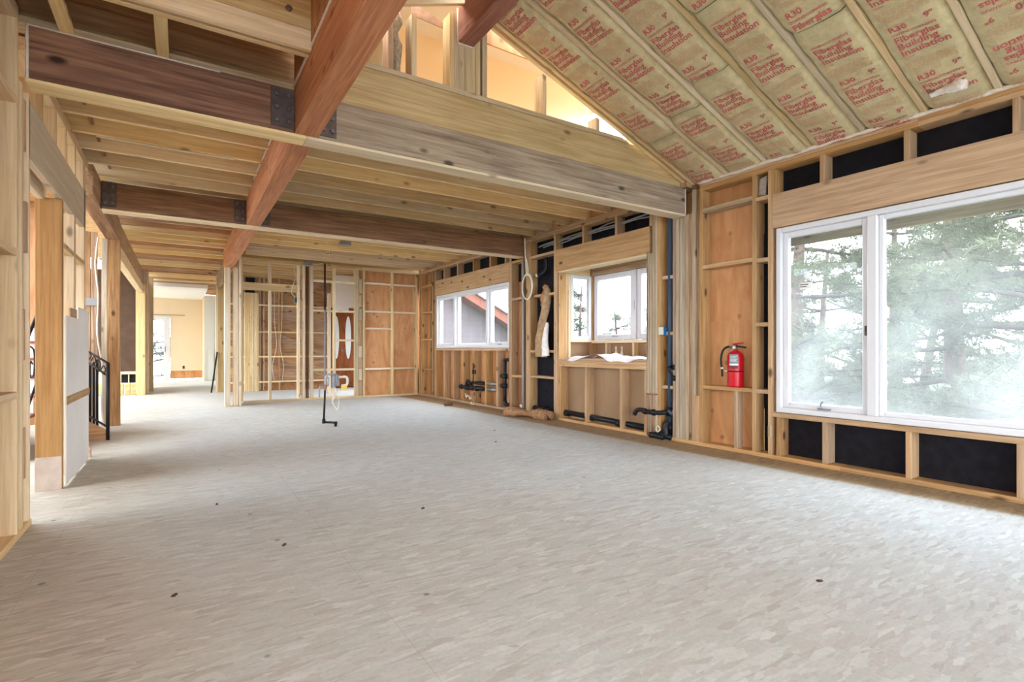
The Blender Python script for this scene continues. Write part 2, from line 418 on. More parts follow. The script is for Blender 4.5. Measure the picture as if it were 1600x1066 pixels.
# ---- window wall
WR = root('wall_right', 'open stud window wall with black felt and plywood sheathing', 'wall', (WX, 0, 0), EPS, kind='structure')
def W(name, s0, s1, z0, z1, mat='tan', x0=0, x1=.14, **k):
    return box(name, x0, x1, s0, s1, z0, z1, mat, WR, **k)
S0, S1 = -6.8, 10.93
for a, b in ((S0, 2.2), (2.2, 5.94), (5.94, S1)):
    W('bottom_plate', a, b, 0, H2, 'tan')
for a, b in ((S0, 1.66), (1.66, 3.57), (3.88, 6.6), (6.6, S1)):
    W('top_plate', a, b, JB - .084, JB - .046, 'tan')
    W('top_plate', a, b, JB - .044, JB - .006, 'tan')
ZT = JB - .084
def stud(s, z0=H2, z1=ZT, mat='tan', wd=H2, **k):
    return W('stud', s - wd, s, z0, z1, mat, **k)
# great room window bay
W('header', -1.05, 2.782, 2.125, 2.437, 'tan', x0=0, x1=.04)
W('header', -1.05, 2.782, 2.125, 2.437, 'tan', x0=.05, x1=.09)
for s in (2.79, 2.36, 1.75, 1.14, .53, -.08, -.69): W('cripple_stud', s - H2, s, 2.437, ZT, 'tan')
W('rough_sill', -1.05, 2.782, .388, .43, 'tan')
for s, m in ((2.742, 'stain'), (2.34, 'tan'), (1.738, 'tan'), (1.12, 'tan'), (.51, 'tan'), (-.1, 'tan'), (-.7, 'tan')):
    W('cripple_stud', s - H2, s, H2, .388, m)
stud(2.822, mat='tan'); stud(2.98, mat='tan'); stud(3.572, mat='tan')
for s in [-1.05 - .61 * k for k in range(10)]: stud(s)
box('fascia_strip', -.002, 0, 2.785, 2.822, .2, .30, 'grey', WR, ch=0)
W('felt_sheet', -1.1, 2.94, 2.12, JB, FELT, x0=.142, x1=.15, ch=0)
W('felt_sheet', -1.1, 2.94, 0, .44, FELT, x0=.142, x1=.15, ch=0)
W('felt_sheet', 2.76, 2.945, .44, 2.12, FELT, x0=.142, x1=.15, ch=0)
W('sheathing_panel', S0, -1.1, 0, JB, PLY, x0=.142, x1=.154, ch=0)
# extinguisher bay
W('sheathing_panel', 2.945, 3.86, 0, 1.302, PLY, x0=.142, x1=.154, ch=0)
W('sheathing_panel', 2.945, 3.86, 1.3025, JB, PLY, x0=.1415, x1=.154, ch=0)
W('blocking', 2.98, 3.534, 2.432, 2.476, 'grey')
W('blocking', 2.98, 3.534, 1.846, 1.886, 'tan')
W('blocking', 2.98, 3.534, .598, .636, 'tan')
W('stud', 3.131, 3.169, H2, .598, 'tan', x0=0, x1=.089)
for z in (2.41, 1.83, 1.225, .595): W('blocking', 2.822, 2.942, z, z + H2, 'tan')
# built-up post below the long beam
s = 3.88
for i, (m, dx) in enumerate((('grey', .0), ('grey', .012), ('grey', .002), ('grey', .0), ('stain', .016), ('grey', .004), ('stain', .03))):
    top = BB if s > 3.70 else ZT + .04
    W('post_ply', s - .041, s - .001, H2, top, m, x0=dx, x1=.14); s -= .0425
W('post_ply', 3.574, 3.64, H2, .52, 'tan', x0=-.006, x1=.03)
# vent pipe bay
stud(3.92, mat='stain'); stud(4.13, mat='tan'); stud(4.17, mat='grey'); stud(4.212, mat='grey'); stud(4.254, mat='grey', z1=2.12); stud(4.296, mat='grey', z1=2.12)
W('sheathing_back', 2.94, 4.13, 0, JB, FELT, x0=.155, x1=.16, ch=0)
W('sheathing_panel', 3.86, 4.13, 0, JB, PLYD, x0=.142, x1=.154, ch=0)
for z in (1.80, 1.17, .565): W('blocking', 3.92, 4.092, z, z + H2, 'grey', x0=.03)
# bay window opening
W('header', 4.258, 6.012, 2.125, 2.437, 'tan', x0=0, x1=.09)
W('head_liner', 4.30, 5.94, 2.10, 2.124, 'pale', x0=0, x1=.14)
for s in (6.05, 5.43, 4.815, 4.256): W('cripple_stud', s - H2, s, 2.437, ZT, 'tan')
stud(6.052, mat='tan'); stud(6.012, z1=2.125, mat='tan'); stud(5.974, z1=2.125, mat='tan')
W('felt_sheet', 4.13, 6.9, 2.11, JB, FELT, x0=.142, x1=.15, ch=0)
W('sill_beam', 4.30, 5.936, .77, .86, 'tan', x0=0, x1=.09)
W('sill_board', 4.30, 5.936, .862, .885, 'tan', x0=0, x1=.14)
for s in (5.93, 5.38, 4.73, 4.335): W('cripple_stud', s - H2, s, H2, .77, 'tan')
W('fibreboard_panel', 4.25, 5.15, 0, .86, HARD, x0=.142, x1=.154, ch=0)
W('fibreboard_panel', 5.152, 6.0, 0, .86, HARD, x0=.142, x1=.154, ch=0)
# post and felt bay between the bay window and the kitchen window
for i, m in enumerate(('tan', 'tan', 'tan')): stud(6.76 - i * .042, mat=m)
W('felt_sheet', 6.0, 6.9, 0, 2.11, FELT, x0=.142, x1=.15, ch=0)
for z, m in ((2.40, 'tan'), (1.80, 'tan'), (.96, 'tan'), (.575, 'tan')): W('blocking', 6.052, 6.636, z, z + H2, m)
stud(7.20, mat='tan'); stud(7.24, mat='stain'); stud(6.88, mat='stain')
W('sheathing_panel', 6.88, 7.9, 0, 1.04, PLYD, x0=.142, x1=.154, ch=0)
W('sheathing_panel', 6.88, 7.0, 1.04, JB, PLYD, x0=.142, x1=.154, ch=0)
for z in (2.40, 1.80, .56): W('blocking', 6.88, 7.16, z, z + H2, 'tan')
# kitchen window
W('header', 7.20, 10.075, 2.125, 2.437, 'tan', x0=0, x1=.09)
for s in (10.09, 9.68, 9.09, 8.46, 7.865, 7.37, 7.2): W('cripple_stud', s - H2, s, 2.437, ZT, 'tan')
W('felt_sheet', 7.0, 10.2, 2.11, JB, FELT, x0=.142, x1=.15, ch=0)
W('rough_sill', 7.24, 10.05, .985, 1.03, 'tan')
for s in (10.06, 9.66, 9.26, 8.86, 8.44, 8.02, 7.64): W('cripple_stud', s - H2, s, H2, .985, 'tan')
W('sheathing_panel', 7.9, 9.12, 0, 1.04, PLY, x0=.142, x1=.154, ch=0)
W('sheathing_panel', 9.122, 10.34, 0, 1.04, PLY, x0=.142, x1=.154, ch=0)
W('sheathing_panel', 7.0, 7.24, 1.04, 2.12, PLYD, x0=.142, x1=.154, ch=0)
W('sheathing_panel', 10.05, 10.95, 1.04, 2.75, PLY, x0=.142, x1=.154, ch=0)
W('sheathing_panel', 10.342, 10.95, 0, 1.04, PLY, x0=.142, x1=.154, ch=0)
stud(10.10, mat='tan'); stud(10.24, mat='tan'); stud(10.46, mat='tan', x0=.05); stud(10.82, mat='tan'); stud(10.92, mat='tan')
for z in (2.36, 1.78, 1.2, .56): W('blocking', 10.24, 10.78, z, z + H2, 'tan')
# sealant bead on the top plate
parts = []
for a, b in ((S0, 3.57),):
    pts = []; n = int((b - a) / .06)
    rr = []
    for i in range(n + 1):
        pts.append((-.012 + rnd.uniform(-.006, .006), a + (b - a) * i / n, JB - .002 + rnd.uniform(-.005, .005))); rr.append(rnd.uniform(.013, .022))
    parts.append(tube_geo(pts, .02, 6, rr))
v, f = join_geo(parts); mesh_obj('foam_bead', v, f, FOAM, WR, True)
# outside skin
W('outer_cladding', S0, 10.95, -2.6, 0.0, plain('outer_wall', (150, 130, 112), .9), x0=.155, x1=.18, ch=0)

# ---- windows
def sash(parent, s0, s1, z0, z1, x, gl, fw=.05, ft=.05, crank=False, name='sash'):
    """frame of four bars with a pane, in the wall frame (x outwards, s along, z up)"""
    box(name, x, x + ft, s0, s0 + fw, z0, z1, VINYL, parent, ch=.006)
    box(name, x, x + ft, s1 - fw, s1, z0, z1, VINYL, parent, ch=.006)
    box(name, x, x + ft, s0 + fw, s1 - fw, z0, z0 + fw, VINYL, parent, ch=.006)
    box(name, x, x + ft, s0 + fw, s1 - fw, z1 - fw, z1, VINYL, parent, ch=.006)
    p = box('pane', x + ft * .5, x + ft * .5 + .004, s0 + fw, s1 - fw, z0 + fw, z1 - fw, gl, parent, ch=0)
    return p
def crank(parent, s, z, x=.0):
    tube('crank_handle', [(x, s - .05, z), (x - .015, s - .01, z + .004), (x - .02, s, z + .03), (x - .03, s - .012, z + .055), (x - .035, s - .03, z + .065)], .006, GALV, parent, 6, 3)
    box('crank_base', x - .012, x + .01, s - .07, s + .035, z - .012, z + .004, GALV, parent, ch=.002)

G1 = glass('dusty_glass', .10); G2 = glass('clear_glass', .012)
win = root('window_1', 'large white framed great room window with dusty panes', 'window', (WX, 0, 0), EPS, kind='structure')
def frame(parent, s0, s1, z0, z1, x0=.012, x1=.15, fw=.045):
    box('window_frame', x0, x1, s0, s0 + fw, z0, z1, VINYL, parent, ch=.005)
    box('window_frame', x0, x1, s1 - fw, s1, z0, z1, VINYL, parent, ch=.005)
    box('window_frame', x0, x1, s0 + fw, s1 - fw, z0, z0 + fw, VINYL, parent, ch=.005)
    box('window_frame', x0, x1, s0 + fw, s1 - fw, z1 - fw, z1, VINYL, parent, ch=.005)
frame(win, -1.0, 2.752, .434, 2.118)
box('mullion', .012, .15, 1.935, 2.005, .479, 2.073, VINYL, win, ch=.006)
box('mullion', .012, .15, -.17, -.10, .479, 2.073, VINYL, win, ch=.006)
sash(win, 2.005, 2.707, .479, 2.073, .05, G1, .05, .05)
sash(win, -.10, 1.935, .479, 2.073, .05, G1, .036, .05)
sash(win, -.955, -.17, .479, 2.073, .05, G1, .05, .05)
crank(win, 2.36, .50, .04)
box('latch', .03, .05, 2.01, 2.03, 1.12, 1.20, STEEL, win)
stk = box('window_sticker', .058, .0745, 2.46, 2.56, 1.545, 1.60, plain('paper_label', (238, 236, 230), .8), win, ch=0)
stk['label'] = 'small white paper sticker'
for k, (y_, w_) in enumerate(((1.580, .07), (1.562, .055))):
    o = box('print_line', .0574, .0578, 2.555 - w_, 2.555, y_, y_ + .008, plain('dark_print', (70, 70, 74), .8), stk, ch=0); o.location = o.location - stk.location

kw = root('window_2', 'white three-part kitchen window facing the house wing', 'window', (WX, 0, 0), EPS, kind='structure')
frame(kw, 7.26, 10.05, 1.035, 2.12, fw=.05)
for s in (7.98, 9.24): box('mullion', .012, .15, s - .035, s + .035, 1.085, 2.07, VINYL, kw, ch=.006)
sash(kw, 7.31, 7.945, 1.085, 2.07, .05, G2, .05); sash(kw, 8.015, 9.205, 1.085, 2.07, .06, G2, .04); sash(kw, 9.275, 10.0, 1.085, 2.07, .05, G2, .05)
crank(kw, 7.6, 1.1, .04)

# bay box
bay = root('window_3', 'box bay window with white casements and plywood seat', 'window', (WX, 0, 0), EPS, kind='structure')
BX = .60
def B(name, x0, x1, s0, s1, z0, z1, mat, **k): return box(name, x0, x1, s0, s1, z0, z1, mat, bay, **k)
B('seat_panel', .142, BX + .14, 4.24, 6.02, .84, .882, PLYD, ch=0)
B('bay_roof', .15, BX + .3, 4.1, 6.2, 2.22, 2.26, PLYD, ch=0)
B('jamb_liner', .0, .16, 5.938, 5.962, .885, 2.10, 'pale'); B('jamb_liner', .162, .2, 5.91, 5.95, .885, 2.10, 'pale')
B('jamb_liner', .0, .16, 4.275, 4.299, .885, 2.10, 'pale')
# far return of the bay with its narrow casement
B('return_panel', .16, BX, 5.96, 6.0, .88, 1.14, HARD, ch=0); B('return_header', .16, BX, 5.93, 6.0, 2.09, 2.22, 'joist')
B('return_sill', .2, BX, 5.9, 5.98, 1.115, 1.15, 'pale')
for x0, x1, z0, z1 in ((.2, .25, 1.15, 2.09), (.54, .59, 1.15, 2.09), (.25, .54, 1.15, 1.2), (.25, .54, 2.04, 2.09)):
    B('sash', x0, x1, 5.9, 5.96, z0, z1, VINYL, ch=.006)
B('pane', .25, .54, 5.93, 5.934, 1.2, 2.04, G2, ch=0)
# near return
B('return_panel', .16, BX, 4.24, 4.28, .88, 1.14, HARD, ch=0); B('return_header', .16, BX, 4.24, 4.31, 2.09, 2.22, 'joist')
for x0, x1, z0, z1 in ((.2, .25, 1.14, 2.09), (.54, .59, 1.14, 2.09), (.25, .54, 1.14, 1.2), (.25, .54, 2.04, 2.09)):
    B('sash', x0, x1, 4.25, 4.30, z0, z1, VINYL, ch=.006)
B('pane', .25, .54, 4.27, 4.274, 1.2, 2.04, G2, ch=0)
# front
B('corner_post', BX - .01, BX + .10, 5.89, 6.0, .88, 2.22, 'stain'); B('corner_post', BX, BX + .10, 4.24, 4.33, .88, 2.22, 'stain')
B('front_header', BX, BX + .10, 4.33, 5.89, 2.10, 2.22, 'grey'); B('front_sill', BX - .02, BX + .10, 4.33, 5.89, 1.10, 1.14, 'pale')
B('front_panel', BX + .09, BX + .10, 4.33, 5.89, .88, 1.10, HARD, ch=0)
for s in (5.62, 5.10, 4.6): B('cripple_stud', BX, BX + .088, s - H2, s, .882, 1.10, 'joist')
for s0, s1 in ((5.08, 5.88), (4.34, 5.03)):
    sash(bay, s0, s1, 1.145, 2.095, BX + .02, G2, .075, .05)
B('mullion', BX, BX + .1, 5.03, 5.08, 1.145, 2.095, VINYL, ch=.006)
crank(bay, 5.45, 1.20, BX + .01)
B('latch', BX, BX + .02, 5.045, 5.065, 1.55, 1.68, GALV)

# ---- flat joist ceiling
ceil = root('ceiling', 'open ceiling of bare floor joists and plywood decking', 'ceiling', kind='structure')
YJ = [4.14 + .407 * k for k in range(33)]
JT = JB + .235
for i, y in enumerate(YJ):
    if y < 16.7:
        box('joist', -.86, .66 if y < 10.6 else 1.0, y, y + H2, JB, JT, 'joist' if y < 7 else rnd.choice(['joist', 'joist', 'brown']), ceil)
    if y < 14.2:
        box('joist', .78 if y < 10.6 else 1.01, 4.73 - .0155 * y, y, y + H2, JB, JT, rnd.choice(['joist', 'joist', 'yellow', 'pine']), ceil)
for y in (16.9, 17.3, 17.7, 18.1, 18.5, 18.9, 19.3): box('joist', .56, 1.25, y, y + H2, JB, JT, 'brown', ceil)
for x in (-1.16, .06, 1.28, 2.5, 3.72):
    for y in (3.88, 6.32, 8.76, 11.2, 13.64, 16.08, 18.52):
        box('deck_panel', max(x, -.9) + .001, min(x + 1.219, 4.75), y + .001, y + 2.439, JT + .001, JT + .018, SUB, ceil, ch=0)
for x in (-3.6, -2.38, -1.16):
    for y in (-6.64, -4.2, -1.76, .68, 2.9):
        box('deck_panel', x + .001, min(x + 1.219, .6) if x < -1.2 else .66, y + .001, min(y + 2.439, 3.87), JT + .001 + (.4 if y > -9 else 0), JT + .018 + .4, SUB, ceil, ch=0)
# rim blocking between joists at the window wall
for i in range(16):
    y = YJ[i] + H2
    a, b = wxy(.06, y)
    box('rim_block', a, a + H2, y + .002, y + .367, JB, JT, 'brown', ceil)
# near-left bay: doubled trimmer, plank on the beam, short blocks
for y0, y1 in ((3.19, 3.226), (3.255, 3.292)):
    box('trimmer', -.86, .645, y0, y1, JB, JB + .115, 'pine', ceil)
g = box('rim_board', -.86, .645, 3.19, 3.29, JB + .117, JB + .40, 'yellow', ceil)
for xx in (.30, .52):
    lathe('bolt', [(.0, 0), (.018, 0), (.018, .008), (.009, .014), (0.001, .014)], BOLT, ceil, 8).matrix_basis = Matrix.Translation((xx, 3.19, JB + .2)) @ Matrix.Rotation(math.pi / 2, 4, 'X')
box('plank', -.86, .645, 3.745, 3.88, JB + .003, JB + .041, 'grey', ceil)
box('plank', -.86, .645, 3.785, 3.88, JB + .043, JB + .081, 'beamgrey', ceil)
box('rim_board', -.86, .72, 3.84, 3.878, JB + .083, JT, 'brown', ceil)
for x in (-.56, -.12): box('blocking', x, x + .062, 3.294, 3.742, JB + .002, JB + .04, 'joist', ceil)
for y in [2.75 - .45 * k for k in range(21)]: box('joist', -3.6, .66, y, y + H2, JB + .16, JB + .4, 'joist', ceil)

# ---- beams
def beam(name, label, x0, x1, y0, y1, z0, z1, mat, group=None):
    r = root(name, label, 'beam', ((x0 + x1) / 2, (y0 + y1) / 2, z0), group=group)
    r['base'] = (((x0 + x1) / 2), (y0 + y1) / 2, z0)
    box('timber', x0, x1, y0, y1, z0, z1, mat, r, ch=.006)
    return r
def bracket(par, x0, x1, y, z0=BB + .02, z1=JB - .01, cols=2):
    b = box('steel_bracket', x0, x1, y - .008, y, z0, z1, STEEL, par, ch=.002)
    W_ = x1 - x0
    for i in range(3):
        for j in range(cols):
            o = lathe('bolt', [(.001, 0), (.017, 0), (.017, .009), (.012, .013), (.001, .013)], BOLT, b, 6)
            o.matrix_basis = Matrix.Translation((-W_ / 2 + W_ * (j + .5) / cols, -.004, (i - 1) * .085)) @ Matrix.Rotation(math.pi / 2, 4, 'X')
    return b
b1 = beam('ceiling_beam', 'dark weathered timber beam end resting on the stud pack by the stairs', -.70, .646, 3.74, 3.88, BB, JB, 'dark')
bracket(b1, .50, .645, 3.74)
b2 = beam('ceiling_beam', 'long grey knotty timber beam below the gable framing', .80, 4.59, 3.74, 3.88, BB, JB, 'beamgrey')
bracket(b2, .80, .92, 3.74)
tube('sealant', [(-.0, 0, 0), (0, 0, .29)], .006, FOAM, b2, 5).location = (4.575 - 2.695, -.075, 0)
tube('sealant', [(0, 0, 0), (.9, 0, 0)], .005, FOAM, b1, 5).location = (-.69 + .027, -.072, .286)
tube('sealant', [(0, 0, 0), (0, 0, .28)], .006, FOAM, b1, 5).location = (-.69 + .027, -.072, 0)
b3 = beam('ceiling_beam', 'red brown timber beam running the length of the room', .648, .798, -6.6, 10.62, BB, JB + .03, 'red')
tube('sealant', [(0, -3, 0), (0, 4.0, 0)], .008, FOAM, b3, 5).location = (-.08, 0, .315)
b4 = beam('ceiling_beam', 'dark brown kitchen cross beam with steel plates at both ends', -.685, .646, 6.79, 6.93, BB, JB, 'cross')
bracket(b4, .52, .645, 6.79); bracket(b4, -.685, -.56, 6.79)
tube('sealant', [(0, 0, 0), (1.3, 0, 0)], .006, FOAM, b4, 5).location = (-.65, -.07, .286)
b5 = beam('ceiling_beam', 'brown knotty kitchen cross beam reaching the coiled hose post', .80, 4.53, 6.79, 6.93, BB, JB, 'cross')
bracket(b5, .80, .90, 6.79, cols=1)
b6 = beam('ceiling_beam', 'timber beam along the stair opening carried by a knotty post', -.83, -.69, 6.25, 8.78, BB, JB, 'stain')
b7 = beam('ceiling_beam', 'thinner header beam along the hall opening beyond the knotty post', -.80, -.70, 8.79, 14.3, 2.44, JB, 'brown')

for r_, x0, x1, y0 in ((b1, -.70, .722, 3.735), (b2, .724, 4.58, 3.735), (b4, -.685, .722, 6.785), (b5, .724, 4.52, 6.785)):
    box('soffit_board', x0, x1, y0, y0 + .15, BB - .021, BB - .001, 'pale' if r_ in (b2, b5) else 'joist', r_)

# ---- gable wall over the long beam
GB = root('wall_gable', 'open framed gable above the long beam with cream upstairs walls behind', 'wall', kind='structure')
SL = .3677
def roofz(x): return 2.762 + SL * (4.576 - x) if x >= 1.94 else 2.762 + SL * (4.576 - 1.94) - SL * (1.94 - x)
GZ = 3.052
def cut(x0, x1, y0, y1, z0, mat, name):   # member cut to the roof slope
    m = wood(mat, 'z')
    return ext([(x0, z0), (x1, z0), (x1, roofz(x1)), (x0, roofz(x0))], y0, y1, name, m, GB)
ext([(.80, JB + .002), (4.58, JB + .002), (4.58, roofz(4.58) + .12), (3.98, GZ + .02), (3.80, GZ), (.80, GZ)], 3.76, 3.80, 'gable_board', wood('yellow', 'x'), GB)
ext([(.80, GZ + .001), (3.76, GZ + .001), (3.66, GZ + .039), (.80, GZ + .039)], 3.75, 3.89, 'gable_plate', wood('yellow', 'x'), GB)
G0 = GZ + .04
box('end_block', 4.52, 4.80, 3.668, 3.92, JB - .02, JB + .30, 'brown', GB)
for x0, m in ((.9, 'pine'), (1.482, 'yellow'), (1.80, 'pine'), (2.707, 'pine'), (3.335, 'pine')):
    cut(x0, x0 + H2, 3.755, 3.885, G0, m, 'gable_stud')
for x0 in (1.84, 1.935, 2.03, 2.095): cut(x0, x0 + (.092 if x0 < 2 else .045), 3.755, 3.885, G0, 'yellow', 'ridge_post')
q = random.Random(3)
P = [(1.385 + q.uniform(-.02, .02), 3.84, G0 + .06 * k) for k in range(10)]
V, Fc = tube_geo(P, .04, 8, [q.uniform(.03, .048) for _ in P])
mesh_obj('wool_scrap', [Vector(v) + Vector((q.uniform(-.012, .012), q.uniform(-.01, .01), 0)) for v in V], Fc, plain('grey_wool', (168, 150, 128), .95, var=.4, bump=1., scale=40), GB, True)
cut(1.30, 1.338, 3.755, 3.885, G0, 'stain', 'gable_stud')
# paper scrap in the upper openings
ext([(1.53, 3.64), (1.82, 3.62), (1.82, 3.66), (1.53, 3.75)], 3.886, 3.892, 'paper_scrap', plain('brown_paper', (150, 116, 92), .9, var=.2), GB)
ext([(2.14, 3.63), (2.74, 3.62), (2.74, 3.72), (2.14, 3.80)], 3.888, 3.90, 'plywood_scrap', PLYD, GB)
# upstairs walls seen through the gable
UP = root('wall_upstairs', 'plain cream upstairs walls beyond the gable framing', 'wall', kind='structure')
box('wall_panel', .0, 4.36, 5.1, 5.15, JT + .02, 4.9, plain('upstairs_cream', (246, 228, 198), .9), UP, ch=0)
box('wall_panel', -.05, .0, 3.9, 5.15, JT + .02, 4.9, plain('upstairs_cream', (246, 228, 198), .9), UP, ch=0)
box('wall_panel', 1.52, 1.56, 4.4, 5.1, JT + .02, 4.9, DRY, UP, ch=0)

box('ceiling_panel', -.05, 4.36, 3.95, 5.15, 4.3, 4.35, DRY, UP, ch=0)  # unseen panel added to keep open sky off the cream walls
ext([(-.05, 3.30), (.5, 3.45), (1.94, 3.98), (4.42, 3.07), (4.42, 4.3), (-.05, 4.3)], 3.93, 3.95, 'wall_panel', plain('upstairs_cream', (246, 228, 198), .9), UP)  # unseen closure added to block sky light above the roofline

box('wall_panel', 4.38, 4.42, 3.95, 5.15, 3.98, 4.3, DRY, UP, ch=0)  # unseen upper panel added to narrow the slot of sky light
box('wall_panel', 4.38, 4.42, 3.95, 5.15, JT + .02, 3.46, DRY, UP, ch=0)  # unseen lower panel added, narrowing the same slot
# ---- sloped roof over the great room
roof = root('roof', 'sloping rafters and plywood deck above the great room', 'ceiling', kind='structure')
ANG = math.atan(SL); CA = math.cos(ANG)
def slope_pt(x, y, up=0.0):           # point on the rafter underside line, lifted normal to the slope
    s = 1 if x >= 1.94 else -1
    return Vector((x + s * up * math.sin(ANG), y, roofz(x) + up * CA))
def rafter(y0, y1, mat, x0=1.96, x1=5.45, depth=.235):
    L = (x1 - x0) / CA
    mid = (slope_pt(x0, 0, depth / 2) + slope_pt(x1, 0, depth / 2)) / 2
    o = box('rafter', -L / 2, L / 2, y0, y1, -depth / 2, depth / 2, mat, roof)
    o.location = (mid.x, (y0 + y1) / 2, mid.z); o.rotation_euler = (0, ANG, 0); return o
def rafter_l(y0, y1, mat, x0=.5, x1=1.92, depth=.235):
    L = (x1 - x0) / CA
    mid = (slope_pt(x0, 0, depth / 2) + slope_pt(x1, 0, depth / 2)) / 2
    o = box('rafter', -L / 2, L / 2, y0, y1, -depth / 2, depth / 2, mat, roof)
    o.location = (mid.x, (y0 + y1) / 2, mid.z); o.rotation_euler = (0, -ANG, 0)
YR = [3.27 - .41 * k for k in range(25)]
rafter(3.63, 3.668, 'pine', x1=4.6); rafter(3.70, 3.738, 'joist', x1=4.6); rafter_l(3.63, 3.668, 'pine')
for y in YR:
    rafter(y - H2, y, rnd.choice(['pine', 'pale', 'yellow'])); rafter_l(y - H2, y, 'pine')
L = (5.5 - 1.94) / CA
for k in range(9):
    y0 = 3.74 - 1.22 * (k + 1)
    mid = (slope_pt(1.94, 0, .25) + slope_pt(5.5, 0, .25)) / 2
    o = box('deck_panel', -L / 2, L / 2, y0 + .001, y0 + 1.219, -.009, .009, SUB, roof, ch=0); o.location = (mid.x, y0 + .61, mid.z); o.rotation_euler = (0, ANG, 0)
    Ls = (1.94 - .5) / CA; mid = (slope_pt(.5, 0, .25) + slope_pt(1.939, 0, .25)) / 2
    o = box('deck_panel', -Ls / 2, Ls / 2, y0 + .001, y0 + 1.219, -.009, .009, SUB, roof, ch=0); o.location = (mid.x, y0 + .61, mid.z); o.rotation_euler = (0, -ANG, 0)
ridge = beam('ridge_beam', 'smooth red ridge beam ending at the gable posts', 1.87, 2.01, -6.6, 3.755, 3.46, 3.74, 'ridge')
tube('sealant', [(0, 0, 0), (0, 0, .27)], .007, FOAM, ridge, 5).location = (-.072, 5.17, 0.0)
box('sealant', 1.87, 2.01, 3.742, 3.754, 3.45, 3.459, FOAM, ridge, ch=0)
# knee wall above the red beam on the left
box('knee_wall_panel', .64, .66, -6.6, 3.72, JB + .05, 3.45, PLYD, roof, ch=0)

# ---- insulation batts with red print
def batt_h(x, y, Wd, L, ph):
    e = max(0, abs(y) / (Wd / 2) - .78) / .22
    ee = max(0, abs(x) / (L / 2) - .95) / .05
    return .004 * math.sin(5.1 * x + ph) + .006 * math.sin(9 * x * .7 + 13 * y + ph * 2) + .004 * math.sin(23 * x + 8 * y + ph) + .03 * e ** 2 + .02 * ee ** 2 - .012
def block_text():
    out = []; fine = []
    def add(s, size, tx, ty, bold): 
        V, Fc = text_geo(s, size, bold); out.append(([(tx + a, ty + b) for a, b, c in V], Fc))
    def bar(x0, x1, y0, y1): fine.append(([(x0, y0), (x1, y0), (x1, y1), (x0, y1)], [(0, 1, 2, 3)]))
    add('OWENS/CORNING', .028, -.125, .062, .0004)
    add('Fiberglas', .068, -.125, 0, .0014); add('Building', .068, -.125, -.057, .0014); add('Insulation', .068, -.125, -.114, .0014)
    bar(-.125, -.07, -.145, -.132)
    q = random.Random(5)
    for i in range(6):
        yy = -.19 - i * .0145; x = -.135 + (.02 if i > 3 else 0)
        while x < .12:
            ww = q.uniform(.012, .04); bar(x, min(x + ww, .13), yy, yy + .005); x += ww + .008
    for (x0, x1, y0, y1) in ((-.11, .02, -.315, -.312), (-.11, .02, -.275, -.272), (-.11, -.107, -.315, -.275), (.017, .02, -.315, -.275)): bar(x0, x1, y0, y1)
    add('R30', .062, -.12, -.365, .0018); add('9"', .055, .075, -.345, .0016)
    return out, fine
BLOCK, FINE = block_text()
PRINTP = plain('pale_red_print', (206, 160, 132), .85)
def batt(x0, x1, y0, y1, seed, flip=False):
    """x0 uphill end, x1 downhill end (world x); y0<y1"""
    L = (x1 - x0) / CA; Wd = y1 - y0 - .004; ph = seed * 1.37
    a = slope_pt(x0, 0, 0); b = slope_pt(x1, 0, 0); mid = (a + b) / 2
    nx, ny = max(6, int(L / .07)), 8
    V = []; Fc = []
    for i in range(nx + 1):
        for j in range(ny + 1):
            x = -L / 2 + L * i / nx; y = -Wd / 2 + Wd * j / ny
            V.append((x, y, batt_h(x, y, Wd, L, ph)))
    n1 = len(V)
    for i in range(nx + 1):
        for j in range(ny + 1):
            V.append((V[i * (ny + 1) + j][0], V[i * (ny + 1) + j][1], .2))
    q = lambda i, j: i * (ny + 1) + j
    for i in range(nx):
        for j in range(ny):
            Fc.append((q(i, j), q(i, j + 1), q(i + 1, j + 1), q(i + 1, j)))
    for i in range(nx):
        for j in (0, ny):
            Fc.append((q(i, j), q(i + 1, j), q(i + 1, j) + n1, q(i, j) + n1))
    for j in range(ny):
        for i in (0, nx):
            Fc.append((q(i, j), q(i, j + 1), q(i, j + 1) + n1, q(i, j) + n1))
    Fc.append((q(0, 0) + n1, q(nx, 0) + n1, q(nx, ny) + n1, q(0, ny) + n1))
    o = mesh_obj('insulation_batt', V, Fc, KRAFT, None, True)
    o.location = (mid.x, (y0 + y1) / 2, mid.z); o.rotation_euler = (0, ANG, 0)
    rr = random.Random(seed); step = .47; xb = -L / 2 + rr.uniform(.02, .2)
    while xb < L / 2 + .2:
        sgn = -1 if flip else 1
        for nm, blk, mt in (('printed_text', BLOCK, PRINT), ('fine_print', FINE, PRINTP)):
            parts = []
            for P2, F2 in blk:
                pv = [(xb + .09 - sgn * ty - (0 if not flip else -.1), -sgn * tx) for tx, ty in P2]
                if all(abs(p[0]) < L / 2 - .01 and abs(p[1]) < Wd / 2 for p in pv):
                    parts.append(([(px, py, batt_h(px, py, Wd, L, ph) - .003) for px, py in pv], F2))
            if parts:
                v, f = join_geo(parts); mesh_obj(nm, v, f, mt, o)['kind'] = 'stuff'
        xb += step
    return o
bays = [(3.27, 3.63)] + [(YR[k + 1], YR[k] - H2) for k in range(9)]
